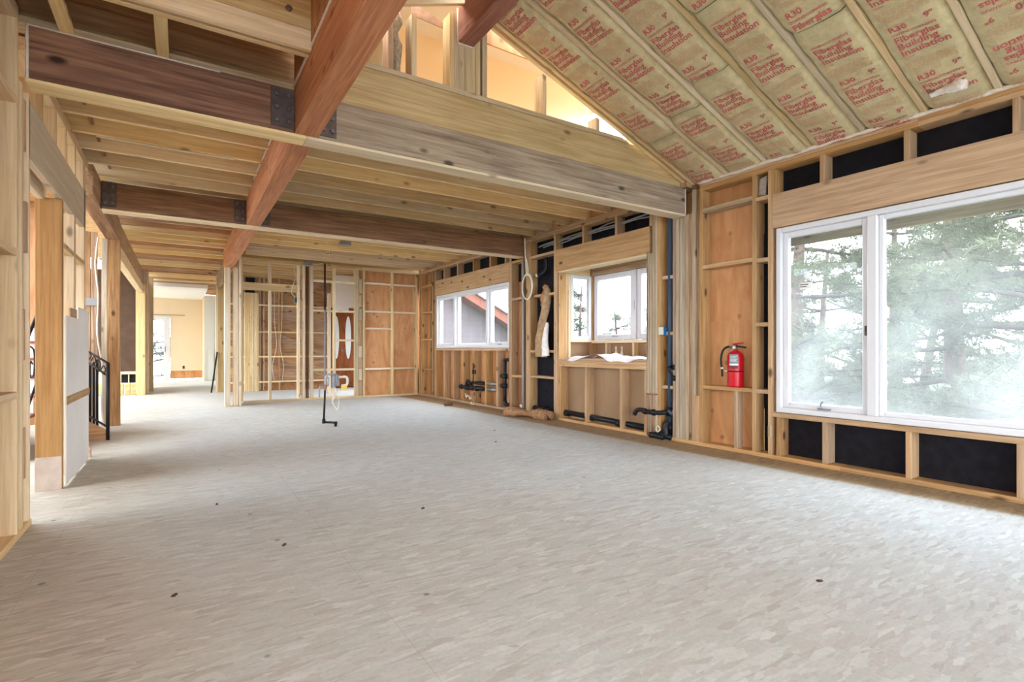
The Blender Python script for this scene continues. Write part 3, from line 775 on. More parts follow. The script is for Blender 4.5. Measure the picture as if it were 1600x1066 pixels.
for k, (a, b) in enumerate(bays):
    cutx = rnd.uniform(2.9, 3.9)
    for m, (x0, x1) in enumerate(((2.03, cutx), (cutx + .004, 4.66))):
        o = batt(x0, x1, a + .003, b - .003, 10 + k * 2 + m, flip=(k == 6 and m == 1))
        pos = ('upper', 'lower')[m]
        nth = ('first', 'second', 'third', 'fourth', 'fifth', 'sixth', 'seventh', 'eighth', 'ninth', 'tenth')[k]
        where = ('ridge-side', 'eave-side')[m]
        tag(o, f'{where} kraft-faced insulation batt with red print in the {nth} rafter bay from the gable', 'insulation', 'roof insulation batts')

# ---- left wall by the stairs
WL = root('wall_left', 'open stud wall between the room and the stairs', 'wall', kind='structure')
LX = -.725
def Lb(name, y0, y1, z0, z1, mat='pine', x0=LX - .14, x1=LX, **k): return box(name, x0, x1, y0, y1, z0, z1, mat, WL, **k)
box('bottom_plate', LX - .14, LX, 1.0, 4.03, 0, H2, 'pine', WL)
for y, m, dx in ((3.995, 'pale', 0), (3.95, 'pine', -.02), (3.90, 'pale', -.012), (3.84, 'pale', 0), (3.795, 'joist', -.03), (3.74, 'pale', 0)):
    Lb('stud', y - .038, y, H2, BB if y > 3.75 else JB, m, x1=LX + dx)
Lb('stud', 3.24, 3.278, H2, JB, 'pine'); Lb('stud', 2.64, 2.678, H2, JB, 'pine')
for y, z in ((3.87, .30), (3.86, .95), (3.92, 1.55), (3.88, 2.1)): Lb('shim', y - .04, y, z, z + .28, 'brown', x0=LX - .05, x1=LX + .004)
for z in (.75, 1.5, 2.3): Lb('blocking', 3.28, 3.702, z, z + H2, 'pine')
Lb('sheathing_panel', 1.0, 3.74, 0, JB, PLY, x0=LX - .154, x1=LX - .142, ch=0)
Lb('top_plate', 1.0, 3.74, JB, JB + .076, 'pine')
Lb('top_plate', 3.9, 6.24, JB - .08, JB - .002, 'pine')
Lb('header', 3.97, 6.05, 2.10, 2.43, 'pale', x0=LX - .04, x1=LX)
Lb('header', 3.97, 5.05, 2.08, 2.43, 'pale', x0=LX - .14, x1=LX - .10)
for y in (4.3, 4.72, 5.1, 5.5, 5.92): Lb('cripple_stud', y, y + H2, 2.43, JB - .08, 'pine')
Lb('trimmer', 4.93, 4.968, .0, 2.095, 'tan', x0=LX - .145, x1=LX + .002)
Lb('stud', 4.972, 5.01, .0, 2.10, 'pine')
Lb('stud', 5.46, 5.498, .0, 2.10, 'pine'); Lb('stud', 5.50, 5.538, .0, 2.10, 'joist'); Lb('stud', 5.98, 6.018, 0, JB - .08, 'pine'); Lb('stud', 6.02, 6.058, 0, JB - .08, 'pale')
Lb('blocking', 5.01, 5.46, 1.76, 1.80, 'pine'); Lb('blocking', 5.538, 5.98, 1.76, 1.80, 'pine')
Lb('felt_sheet', 5.95, 6.05, 2.2, 2.5, DIRTY, x0=LX - .17, x1=LX - .15, ch=0)
Lb('drywall_panel', 5.012, 5.56, .01, 1.26, DRY, x0=LX + .003, x1=LX + .015, ch=.002)
Lb('drywall_panel', 5.565, 6.12, .01, 1.36, DRY, x0=LX + .003, x1=LX + .015, ch=.002)
Lb('drywall_patch', 5.2, 5.5, 1.262, 1.33, 'brown', x0=LX + .003, x1=LX + .012, ch=0)
Lb('nailer', 5.012, 6.12, .60, .66, 'tan', x0=LX + .016, x1=LX + .022)
Lb('plaster_scrap', 4.924, 4.9295, .0, .24, plain('old_plaster', (196, 184, 174), .9, var=.15, scale=12), x0=LX - .145, x1=LX, ch=0)
# post, hall posts, opening framing
Lb('knotty_post', 8.60, 8.69, 0, BB, 'stain', x0=-.805, x1=-.675)
Lb('stud', 8.62, 8.70, 0, BB, 'grey', x0=-.87, x1=-.81)
Lb('opening_header', 8.70, 14.1, 2.26, 2.44, 'pale', x0=-.80, x1=-.70)
Lb('hall_post', 14.1, 14.2, 0, 2.44, 'pine', x0=-.83, x1=-.66)
Lb('hall_post', 14.24, 14.28, 0, JB, 'grey', x0=-.76, x1=-.60)
Lb('hall_post', 15.2, 15.26, 0, JB, 'yellow', x0=-.66, x1=-.55)
Lb('sheathing_panel', 14.3, 15.2, 0, JB, PLYD, x0=-.80, x1=-.78, ch=0)
Lb('sheathing_panel', 15.26, 16.66, 0, JB, DRY, x0=-.80, x1=-.78, ch=0)
Lb('far_wall_panel', 16.7, 19.9, 0, 2.7, CREAM, x0=-2.55, x1=-2.5, ch=0)
Lb('far_added_pane', 19.9, 20.6, .1, 2.6, G2, x0=-2.52, x1=-2.515, ch=0)  # unseen window added to brighten the far room
# dark panel wall behind the hall opening
Lb('dark_panel', 14.32, 14.34, .52, JB, DIRTY, x0=-3.0, x1=-.84, ch=0)
Lb('ledge', 14.25, 14.32, .46, .52, 'pale', x0=-1.5, x1=-.83)
for x in (-1.10, -.955): Lb('painted_opening', 14.32, 14.335, .27, .46, FELT, x0=x, x1=x + .12, ch=0)  # flat black panels; the dark of small window openings is painted
Lb('ledge_post', 14.28, 14.33, .26, .46, 'pale', x0=-.975, x1=-.955); Lb('ledge_post', 14.28, 14.33, .26, .46, 'pale', x0=-.835, x1=-.815)
STONE = plain('veneer_stone', (206, 182, 128), .9, var=.25, bump=.8, scale=18)
for x in (-1.5, -1.27, -1.04, -.93):
    Lb('veneer_stone', 14.26, 14.33, .0, .26, STONE, x0=x, x1=x + (.22 if x < -1.1 else .105), ch=.012)
box('deck_panel', -3.6, -2.1, 3.2, 7.4, JT + .001, JT + .018, SUB, ceil, ch=0)  # stops short; the roof opening beyond is added to daylight the stairs
box('deck_panel', -2.1, -.9, 3.2, 9.3, JT + .001, JT + .018, SUB, ceil, ch=0)
box('deck_panel', -2.3, -.9, 9.3, 14.3, JT + .001, JT + .018, SUB, ceil, ch=0)  # gap toward the outer wall added as an unseen hall skylight
# outer shell of stair side; open bands between piers added for daylight
SH = root('wall_stairs', 'outer stairwell walls behind the stud wall, open bands added for daylight', 'wall', kind='structure')
TAN = plain('tan_wall', (214, 198, 172), .9)
box('wall_panel', -3.65, -3.6, 3.2, 14.4, -.02, .9, TAN, SH, ch=0)
for y in (3.2, 5.4, 8.2, 11, 14.2): box('wall_pier', -3.65, -3.6, y, y + .2, .9, 2.6, TAN, SH, ch=0)
box('wall_panel', -3.6, -.87, 3.16, 3.2, -.02, JT, PLYD, SH, ch=0)
box('wall_panel', -3.6, -1.2, 9.3, 9.36, -.02, JT, PLYD, SH, ch=0)

# ---- back wall of the kitchen
WB = root('wall_back', 'open stud kitchen back wall, plywood sheathed beside the window wall', 'wall', kind='structure')
YB = 10.95
def K(name, x0, x1, z0, z1, mat='pine', y0=YB, y1=YB + .09, **k): return box(name, x0, x1, y0, y1, z0, z1, mat, WB, **k)
K('top_plate', .93, 3.2, JB - .08, JB - .002, 'yellow'); K('top_plate', 3.21, 4.55, JB - .08, JB - .002, 'pine')
K('bottom_plate', .99, 2.0, 0, H2, 'pine'); K('bottom_plate', 2.0, 4.48, 0, H2, 'pine')
# posts under the red beam
for x0, x1, y in ((.655, .745, 10.44), (.79, .86, 10.44)): K('post', x0, x1, 0, BB, 'pale', y0=y, y1=y + .14)
for z in (.55, .95): K('spacer', .745, .79, z, z + .12, 'joist', y0=10.47, y1=10.55)
K('post', .875, .915, 0, JB - .08, 'pale', y0=10.44, y1=10.95)
K('stud', .95, .99, H2, JB - .08, 'pine')
K('header', .99, 1.95, 2.135, 2.275, 'yellow')
K('stud', 1.43, 1.478, H2, 2.135, 'pale'); K('cripple_stud', 1.425, 1.478, 2.275, JB - .08, 'pine')
K('stud', 1.945, 1.995, H2, JB - .08, 'pale')
for z in (.1, .62, 1.2, 1.75, 2.2): K('spacer', 2.0, 2.04, z, z + .22, 'brown')
K('stud', 2.04, 2.09, H2, JB - .08, 'pine'); K('stud', 2.19, 2.245, H2, JB - .08, 'pale')
K('stud', 2.635, 2.683, H2, JB - .08, 'pale')
K('stud', 3.07, 3.15, H2, JB - .08, 'yellow')
for z, h, m in ((.03, .3, 'brown'), (.36, .24, 'pale'), (.62, .2, 'brown'), (.84, .24, 'pale'), (1.1, .5, 'brown'), (1.62, .24, 'grey'), (1.9, .25, 'brown'), (2.18, .3, 'yellow')): K('spacer', 3.155, 3.22, z, z + h, m)
K('stud', 3.235, 3.285, H2, JB - .08, 'pine'); K('stud', 3.845, 3.905, H2, JB - .08, 'pine'); K('stud', 4.405, 4.46, H2, JB - .08, 'pine')
for z in (2.37, 1.77, .575):
    K('blocking', 2.245, 2.635, z, z + .04, 'pale'); K('blocking', 2.683, 3.07, z, z + .04, 'pale')
K('blocking', 2.683, 3.07, 1.175, 1.215, 'pale')
for z in (2.39, 1.79, .575):
    K('blocking', 3.285, 3.845, z, z + .04, 'pale'); K('blocking', 3.905, 4.405, z, z + .04, 'pale')
K('blocking', 3.285, 3.845, 1.43, 1.47, 'pale')
K('sheathing_panel', 3.19, 3.86, 0, JB, PLY, y0=YB + .092, y1=YB + .105, ch=0)
K('sheathing_panel', 3.862, 4.56, 0, JB, PLY, y0=YB + .092, y1=YB + .105, ch=0)

# ---- entry room behind the open studs
WE = root('wall_entry', 'board-sheathed entry walls seen through the open studs', 'wall', kind='structure')
YE = 13.9
def En(name, x0, x1, z0, z1, mat='brown', y0=YE, y1=YE + .09, **k): return box(name, x0, x1, y0, y1, z0, z1, mat, WE, **k)
for i in range(8): En('board', 1.27 + i * .04, 1.305 + i * .04, 0, 2.36, 'joist', y0=YE - .05, y1=YE)
En('painted_hole', 1.30, 1.5, 2.36, 2.72, FELT, y0=YE - .05, y1=YE, ch=0)  # solid black panel; the dark of a hollow is put into its colour
# diagonal plank sheathing clipped to the wall field
def clip_poly(poly, x0, x1, z0, z1):
    for ax, lim, sg in ((0, x0, 1), (0, x1, -1), (1, z0, 1), (1, z1, -1)):
        out = []
        for i in range(len(poly)):
            p, q = poly[i], poly[(i + 1) % len(poly)]
            a, b = (p[ax] - lim) * sg, (q[ax] - lim) * sg
            if a >= 0: out.append(p)
            if a * b < 0:
                t = a / (a - b); out.append((p[0] + (q[0] - p[0]) * t, p[1] + (q[1] - p[1]) * t))
        poly = out
        if not poly: return poly
    return poly
dd = Vector((math.cos(math.radians(-24)), math.sin(math.radians(-24)))); dn = Vector((-dd.y, dd.x))
for i in range(-4, 22):
    c = Vector((1.0, 0)) + dn * (i * .19)
    pts = [c - dd * 4, c + dd * 6, c + dd * 6 + dn * .186, c - dd * 4 + dn * .186]
    P2 = clip_poly([(p.x, p.y) for p in pts], .9, 3.30, .26, JT)
    if len(P2) > 2:
        ext(P2, YE + .091, YE + .11 + (i % 3) * .002, 'plank', wood(rnd.choice(['tan', 'brown', 'stain', 'brown']), 'x'), WE)
En('kick_board', .9, 3.3, 0, .26, PLYD, y0=YE + .09, y1=YE + .11, ch=0)
for x in (1.60, 1.68, 2.03, 2.75, 3.2): En('stud', x, x + .045, 0, JB, 'brown')
for z in (2.06, 1.41, .81, .2): En('blocking', .95, 3.2, z, z + .04, 'joist', y0=YE - .005, y1=YE + .04)
# wall right of the door, white upper wall
En('drywall_panel', 3.30, 4.5, 2.1, JT, DRY, y0=YE + .12, y1=YE + .14, ch=0)
En('sheathing_panel', 3.93, 4.5, 0, 2.1, PLYD, y0=YE + .12, y1=YE + .14, ch=0)
En('jamb', 2.86, 2.93, 0, 2.3, 'pale', y0=12.4, y1=12.47); En('jamb', 3.0, 3.05, 0, JB, 'pale', y0=12.5, y1=12.56)
En('drywall_panel', 3.05, 3.36, 1.9, JB, DRY, y0=12.5, y1=12.52, ch=0)
ext([(3.05, 2.02), (3.62, 2.28), (3.62, JB), (3.05, JB)], 12.52, 12.54, 'drywall_panel', DRY, WE)
En('jamb', 3.36, 3.42, 0, JB, 'grey', y0=11.6, y1=11.66)
# entry door with oval lights
dr = root('door_1', 'brown wooden entry door with tall oval glass lights', 'door', (3.6, 14.0, 0), kind='structure')
dr['base'] = (3.6, 14.0, 0)
box('leaf', 3.32, 3.92, 13.97, 14.01, .02, 2.1, plywood('door_wood', (150, 84, 40), (104, 52, 22)), dr)
for cx in (3.43, 3.74):
    n = 28; pr = [(cx + .075 * math.cos(2 * math.pi * k / n), 1.32 + .56 * math.sin(2 * math.pi * k / n)) for k in range(n)]
    o = ext([(a - 3.6, b) for a, b in pr], -.042, -.031, 'glass_light', plain('frosted_light', (226, 232, 228), .3), dr)
lathe('door_knob', [(.001, 0), (.03, .01), (.034, .03), (.02, .05), (.001, .055)], GALV, dr, 12).matrix_basis = Matrix.Translation((-.02, -.03, .98)) @ Matrix.Rotation(math.pi / 2, 4, 'X')
# side walls of the entry; unseen gap near the kitchen added for daylight
SH2 = root('wall_entry_shell', 'plywood outer walls of the entry room with an unseen opening added for daylight', 'wall', kind='structure')
box('wall_panel', 4.55, 4.6, 10.95, 14.3, 0, .6, PLYD, SH2, ch=0); box('wall_panel', 4.55, 4.6, 10.95, 14.3, 2.3, JT, PLYD, SH2, ch=0); box('wall_panel', 4.55, 4.6, 12.9, 14.3, .6, 2.3, PLYD, SH2, ch=0)
box('wall_panel', -.9, 4.6, 14.2, 14.24, JB, JT, PLYD, SH2, ch=0)
box('wall_panel', .95, 4.6, 14.2, 14.24, 0, JB, PLYD, SH2, ch=0)
# hall right side
HW = root('wall_hall', 'hall side wall of bare studs beyond the beam post', 'wall', kind='structure')
box('stud', .74, .86, 14.0, 14.05, 0, JB, 'yellow', HW); box('stud', .70, .735, 14.0, 14.04, 0, JB, 'pale', HW)
box('header', .72, .80, 10.6, 14.0, 2.45, JB, 'beamgrey', HW); box('stud', .88, .93, 13.2, 13.26, 0, JB, 'joist', HW)

# ---- far room
FR = root('wall_far', 'cream painted wall of the finished far room', 'wall', kind='structure')
def Fa(name, x0, x1, y0, y1, z0, z1, mat, **k): return box(name, x0, x1, y0, y1, z0, z1, mat, FR, ch=0, **k)
YF = 20.6
Fa('wall_panel', -.28, .68, YF, YF + .05, .30, 2.8, CREAM); Fa('wall_panel', -2.5, -.28, YF, YF + .05, 2.1, 2.8, CREAM); Fa('wall_panel', -2.5, -1.2, YF, YF + .05, 0, 2.1, CREAM)
Fa('bare_strip', -.28, .66, YF, YF + .04, .04, .30, PLY)
Fa('wall_panel', .655, 1.4, 19.4, 19.45, 0, JB, GREYP); Fa('wall_panel', .63, .655, 19.4, YF, 0, 2.72, CREAM)
Fa('ceiling_panel', -2.5, .64, 16.72, YF + .05, 2.69, 2.71, DRY)
Fa('bulkhead', -2.5, .64, 16.68, 16.72, 2.69, JT, DRY)
Fa('wall_panel', .95, 1.0, 14.1, 19.4, 0, JB, DRY)
ol = Fa('outlet', .06, .12, YF - .008, YF, .36, .46, plain('outlet_dark', (60, 44, 36), .6))
pd = root('door_2', 'white framed glass patio door in the far room', 'door', (-.7, YF, 0), kind='structure'); pd['base'] = (-.7, YF, 0)
for x0, x1, z0, z1 in ((-.40, -.29, 0, 2.1), (-1.2, -1.1, 0, 2.1), (-1.1, -.40, 0, .12), (-1.1, -.40, 1.98, 2.1), (-.46, -.40, .12, 1.98)):
    box('door_frame', x0, x1, YF - .03, YF + .05, z0, z1, VINYL, pd, ch=.004)
box('pane', -1.1, -.46, YF + .01, YF + .014, .12, 1.98, G2, pd, ch=0)
box('handle', -.43, -.415, YF - .06, YF - .03, .92, 1.1, STEEL, pd)
o = tube('curtain_rod', [(-1.2, 0, 0), (.12, 0, 0)], .012, plain('brass_rod', (150, 128, 96), .4, .5), None, 6)
o.location = (0, YF - .08, 2.14); tag(o, 'thin curtain rod above the glass patio door', 'curtain rod')

# ---- unseen walls behind and left of the camera; glazing added for daylight
WF = root('wall_front', 'framed wall opposite the kitchen, broad glazing added to light the room', 'wall', kind='structure')
box('sill', -3.6, 4.7, -6.75, -6.61, 0, .1, 'pine', WF); box('transom', -3.6, 4.7, -6.75, -6.61, 2.4, 2.5, 'pine', WF)
for x in (-3.6, -2.2, -.8, .6, 2.0, 3.4, 4.56): box('post', x, x + .09, -6.75, -6.61, .1, 2.4, 'pine', WF)
for x in (-3.51, -2.11, -.71, .69, 2.09, 3.49): box('pane', x, x + 1.31 if x < 3.4 else 4.56, -6.68, -6.676, .1, 2.4, G2, WF, ch=0)
for x0, x1 in ((.70, 1.9), (2.0, 3.2), (3.25, 4.5)):
    ext([(x0, 2.5), (x1, 2.5), (x1, roofz(x1)), (x0, roofz(x0))], -6.68, -6.676, 'added_gable_pane', G2, WF)  # upper glass added up to the roof to carry daylight deeper
WSD = root('wall_side', 'side wall beside the stairs out of view with glazing added for daylight', 'wall', kind='structure')
box('header', -3.65, -3.55, -6.61, 3.16, 2.55, 3.3, 'pine', WSD); box('sill_wall', -3.65, -3.55, -6.61, 3.16, 0, 1.1, 'pine', WSD)
for y in (-6.61, -5.02, -3.46, -1.8, -.14, 1.52, 3.07): box('post', -3.65, -3.55, y, y + .09, 1.1, 2.55, 'pine', WSD)
for y in (-6.52, -4.93, -3.37, -1.71, -.05, 1.61): box('pane', -3.6, -3.596, y, y + 1.57 if y < 1.6 else 3.07, 1.1, 2.55, G2, WSD, ch=0)
box('fascia', 5.45, 5.49, -6.8, 3.74, 2.10, 2.75, 'grey', roof)
box('soffit', 4.83, 5.45, -6.8, 3.74, 2.24, 2.255, plain('soffit_paint', (120, 112, 116), .9), roof, ch=0)

# close the upper left bay and the space above it
box('rim_board', -.86, .645, 3.30, 3.34, JB + .2, JB + .42, 'brown', ceil)
box('deck_panel', -.86, .66, 3.2, 3.9, JB + .40, JB + .415, SUB, ceil, ch=0)
box('rim_board', -.86, .72, 3.88, 3.90, JB + .05, JB + .42, 'brown', ceil)
box('rim_board', -.90, -.86, 2.0, 6.3, JB, JB + .42, 'brown', ceil)
# water pipe threaded through the joists
tube('pipe', [(-.60, 3.9, 2.83), (-.60, 6.78, 2.83)], .013, COPPER, ceil, 8)

# =================================================================== OBJECTS
def wroot(name, label, cat, x, s, z, group=None):
    a, b = wxy(x, s)
    return root(name, label, cat, (a, b, z), EPS, group)

# ---- fire extinguisher on the blocking shelf
fe = wroot('fire_extinguisher', 'red fire extinguisher with black hose standing on stud wall blocking', 'extinguisher', .062, 3.195, .6362)
lathe('cylinder', [(.001, 0), (.070, 0), (.076, .006), (.076, .012), (.076, .30), (.074, .315), (.064, .335), (.045, .350), (.028, .356), (.022, .362), (.022, .372), (.001, .372)], RED, fe, 28)
lathe('strap', [(.0765, .150), (.0785, .150), (.0785, .162), (.0765, .162)], RUBBER, fe, 28)
lathe('valve', [(.001, .366), (.02, .366), (.022, .385), (.018, .40), (.018, .42), (.001, .42)], BOLT, fe, 12)
box('carry_handle', -.012, .012, -.115, .015, .392, .408, RUBBER, fe, ch=.004, rot=(math.radians(8), 0, 0))
box('lever', -.013, .013, -.085, .03, .425, .438, RED, fe, ch=.004, rot=(math.radians(-6), 0, 0))
box('lever_web', -.004, .004, -.02, .02, .405, .43, RED, fe, ch=.001)
tube('hose', [(-.02, .02, .395), (-.04, .06, .398), (-.055, .10, .365), (-.06, .118, .30), (-.06, .118, .22), (-.058, .112, .185)], .0105, RUBBER, fe, 8, 5)
tube('hose_collar', [(-.02, .018, .394), (-.036, .046, .397)], .0125, BOLT, fe, 8)
tube('nozzle', [(-.058, .112, .19), (-.057, .108, .10)], .009, RUBBER, fe, 8)
tube('nozzle_ring', [(-.0585, .1125, .195), (-.058, .112, .175)], .0125, WIREW, fe, 8)
tube('strap_buckle', [(-.05, .06, .156), (-.066, .078, .156)], .008, WIREW, fe, 6)
lathe('gauge', [(.001, 0), (.016, 0), (.016, .01), (.001, .011)], plain('gauge_white', (230, 230, 226), .4), fe, 12).matrix_basis = Matrix.Translation((-.02, 0, .392)) @ Matrix.Rotation(-math.pi / 2, 4, 'Y')
def curved(name, a0, a1, z0, z1, r, mat, par):
    n = 10; V = []
    for k in range(n + 1):
        t = math.radians(a0 + (a1 - a0) * k / n); V += [(r * math.cos(t), r * math.sin(t), z0), (r * math.cos(t), r * math.sin(t), z1)]
    return mesh_obj(name, V, [(2 * k, 2 * k + 2, 2 * k + 3, 2 * k + 1) for k in range(n)], mat, par, True)
lb = curved('label_plate', 168, 232, .185, .325, .0768, plain('label_grey', (120, 136, 142), .5), fe)
curved('label_band', 168, 232, .215, .232, .0771, plain('label_white', (226, 226, 222), .5), lb)
curved('label_band', 168, 232, .185, .213, .0771, plain('label_dark', (104, 60, 66), .5), lb)
for i in range(5): curved('print_line', 174, 226 - 8 * (i % 2), .25 + i * .013, .254 + i * .013, .0771, plain('label_white', (226, 226, 222), .5), lb)

# ---- plumbing in the window wall
pv = wroot('vent_pipe', 'blue-grey vertical vent pipe beside the built-up post', 'pipe', .055, 3.995, 0.002)
tube('riser', [(0, 0, .10), (0, 0, 2.66)], .030, VENT, pv, 14)
for z in (.30, .12): tube('coupling', [(0, 0, z - .04), (0, 0, z + .06)], .043, ABS, pv, 14)
tube('base_elbow', [(0, .0, .12), (0, .02, .06), (0, .10, .045), (0, .26, .045)], .04, ABS, pv, 12, 4)
tr = wroot('drain_trap', 'dark u-shaped drain trap hooked beside the vent pipe', 'pipe', .03, 3.905, .002)
tube('trap_leg', [(0, 0, .80), (0, 0, .40), (0, .006, .33), (0, .035, .29), (0, .07, .31), (0.02, .11, .33)], .026, VENT, tr, 12, 5)
tube('trap_collar', [(0, 0, .66), (0, 0, .72)], .037, ABS, tr, 12); tube('trap_collar', [(0, 0, .78), (0, 0, .84)], .034, ABS, tr, 12)
tube('trap_branch', [(0, 0, .70), (-.02, .05, .78), (-.03, .065, .82)], .027, ABS, tr, 10)
da = wroot('drain_pipe', 'black drain arm curving out past the bay window studs', 'pipe', -.015, 4.04, .002)
tube('arm', [(.05, -.01, .30), (0, .05, .29), (0, .20, .285), (0, .33, .30), (-.01, .39, .28), (-.02, .415, .23)], .026, ABS, da, 10, 5)
for y in (.12, .24): tube('coupling', [(0, y, .286), (0, y + .04, .286)], .036, ABS, da, 12)
mess = wroot('drain_fittings', 'cluster of black drain fittings on the floor at the post', 'pipe', -.01, 3.99, 0)
for p in ([(0, 0, .03), (0, .02, .13), (.02, 0, .20)], [(0, -.06, .03), (0, .05, .05), (0, .16, .04)], [(-.02, .03, .02), (-.03, .12, .035), (-.02, .22, .03)]): tube('fitting', p, .034, ABS, mess, 10, 4)
tube('clamp', [(-.05, .05, .12), (-.05, .085, .15), (-.05, .11, .12), (-.05, .09, .08), (-.05, .05, .12)], .006, WIREW, mess, 6, 3)
cp = wroot('copper_lines', 'pair of thin copper water lines on the bay window studs', 'pipe', -.016, 4.20, .02)
for y in (0, .07): tube('copper_line', [(0, y, 0), (0, y, .44), (0, y - .02, .47), (0, y - .05, .475)], .008, COPPER, cp, 7, 3)
tube('copper_line', [(0, .08, .475), (0, -.07, .475)], .008, COPPER, cp, 7)
hp = wroot('floor_drain_pipe', 'black drain pipe lying along the floor plate under the bay window', 'pipe', .09, 5.1, .085)
tube('pipe', [(0, -.95, -.012), (0, .84, .03)], .036, ABS, hp, 12)
for y in (-.86, -.30, .22, .72): tube('coupling', [(0, y, 0.0 + y * .023), (0, y + .07, y * .023)], .043, ABS, hp, 12)
hp2 = wroot('drain_stub', 'black drain pipe stub on the plate in the felt-lined bay', 'pipe', .07, 6.32, .085)
tube('pipe', [(0, -.24, 0), (0, .30, .02)], .045, ABS, hp2, 12); tube('coupling', [(0, -.02, .01), (0, .1, .014)], .053, ABS, hp2, 12)
fp = wroot('drain_hook', 'short black elbow pipe high in the felt-lined bay', 'pipe', .06, 6.36, 2.2)
tube('pipe', [(0, -.05, .18), (0, -.05, .03), (0, -.02, -.02), (0, .06, -.05), (-.02, .13, -.06)], .026, ABS, fp, 10, 4); tube('cap', [(-.02, .13, -.06), (-.03, .17, -.065)], .028, WIREW, fp, 10)
kp = wroot('sink_drain', 'black kitchen sink drain assembly through the studs under the window', 'pipe', .02, 8.44, .2)
tube('riser', [(0, 0, .14), (0, 0, .56)], .03, ABS, kp, 12); tube('coupling', [(0, 0, .36), (0, 0, .44)], .042, ABS, kp, 12)
tube('main_line', [(0, .55, .10), (0, .2, .10), (0, 0, .11), (0, -.36, .11)], .037, ABS, kp, 12); tube('upper_line', [(0, .05, .20), (0, -.36, .21)], .03, ABS, kp, 12)
for y in (.5, .3, .1, -.06): tube('coupling', [(0, y, .10), (0, y - .08, .10)], .05, ABS, kp, 12)
for z in (.11, .21): tube('line_end', [(.02, -.45, z), (.02, -.76, z)], .03, GALV, kp, 12)
tube('trap', [(0, .12, .17), (0, .26, .22), (0, .3, .12)], .028, ABS, kp, 10, 4)
for i, (y, z) in enumerate(((.16, -.05), (.08, -.16), (.30, -.02))): tube('valve', [(-.02, y, z), (-.03, y - .05, z - .06), (-.02, y - .1, z - .02)], .014, WIREW, kp, 7, 3)
ks = wroot('drain_riser', 'tall black drain riser between the kitchen window studs', 'pipe', .04, 7.43, .1)
tube('riser', [(0, 0, .02), (0, 0, .66), (0, -.03, .73), (0, -.2, .74)], .03, ABS, ks, 12, 4); tube('foot_elbow', [(0, 0, .06), (0, -.03, .0), (0, -.16, -.01)], .034, ABS, ks, 12, 3)
for z in (.26, .42): tube('coupling', [(0, .0, z), (0, 0, z + .08)], .044, ABS, ks, 12); tube('stub', [(0, .0, z + .04), (0, .1, z + .04)], .034, ABS, ks, 10)
gp = wroot('conduit', 'slim grey conduit rising beside the hose post', 'pipe', -.012, 6.815, .002)
tube('pipe', [(0, 0, 0), (0, 0, 2.38)], .016, WIREG, gp, 10)
tube('elbow', [(0.02, .10, .12), (.01, .05, .10), (0, .02, .12)], .02, WIREW, gp, 8)
bp2 = wroot('black_conduit', 'black pipe in the shadow behind the grey conduit', 'pipe', .09, 6.87 + .1, .04)
tube('pipe', [(0, 0, 0), (0, 0, 2.3)], .024, ABS, bp2, 10)

# ---- electrical bits
eb = wroot('electrical_box', 'blue plastic outlet box mounted beside the vent pipe', 'outlet box', .0, 4.088, 1.17)
box('box_body', -.02, .06, -.055, 0, 0, .095, plain('blue_plastic', (40, 110, 170), .4), eb, ch=.004)
box('box_face', -.024, -.0202, -.06, .012, .004, .09, plain('face_grey', (206, 206, 180), .5), eb, ch=.001)
m_ = wroot('hose_coil', 'looped pale plastic hose hanging from the post at the cross beam', 'hose', -.045, 6.66, 1.78)
for k in range(3):
    pts = []
    for i in range(17):
        t = 2 * math.pi * i / 16 + k * .2; pts.append((-.012 * k, .125 * math.sin(t) * (1 + .06 * k) - .02 * k, .19 + .185 * math.cos(t) * (1 + .04 * k)))
    tube('hose_loop', pts, .009, WIREW, m_, 7)
tube('hose_lead', [(0, -.01, .37), (.01, -.01, .45), (.0, .01, .60), (-.02, .02, .68), (-.03, .0, .93)], .009, WIREW, m_, 7, 4)
tube('hose_lead', [(0, .02, .36), (.0, .03, .50), (-.01, .035, .68), (-.03, .03, .95)], .009, WIREW, m_, 7, 4)
for k, (z, a, b) in enumerate(((2.565, 4.3, 6.5), (2.545, 4.3, 6.4), (2.59, 4.9, 6.5))):
    pts = []; q = random.Random(k)
    for i in range(12):
        pts.append((.06 + .012 * k, a + (b - a) * i / 11, z + q.uniform(-.012, .012) + .03 * (1 - i / 11)))
    o = tube('cable', pts, .009, WIREG, None, 6, 3); a_, b_ = WX, 0
    o.location = (WX, 0, 0); o.rotation_euler = (0, 0, EPS)
    tag(o, 'grey cable strung through the cripple studs above the bay window', 'cable', 'cables above the bay window')
for k, (px, py, s_) in enumerate(((2.24, 8.55, .17), (2.12, 10.86, .16))):
    r_ = root('junction_box', ('grey metal junction box under the kitchen ceiling joists', 'grey metal junction box at the top of the back wall studs')[k], 'junction box', (px, py, JB - .062))
    box('box_body', -s_ / 2, s_ / 2, -.06, .06, .006, .06, GALV, r_, ch=.004); box('cover', -s_ / 2 - .006, s_ / 2 + .006, -.066, .066, 0, .006, GALV, r_, ch=.001)
    tube('wire', [(s_ / 2, 0, .03), (s_ / 2 + .08, .01, .01), (s_ / 2 + .2, -.01, .05)], .006, WIREW, r_, 6, 3)
sb = root('switch_box', 'small metal switch box fixed to the doorway stud', 'outlet box', (1.93, 10.90, 1.92))
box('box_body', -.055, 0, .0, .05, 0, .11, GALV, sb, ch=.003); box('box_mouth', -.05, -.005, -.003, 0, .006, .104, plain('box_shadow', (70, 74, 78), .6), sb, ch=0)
tube('wire', [(-.03, .03, .11), (-.10, .02, .22), (-.03, .03, .5), (-.06, .03, .72)], .006, WIREW, sb, 6, 4)
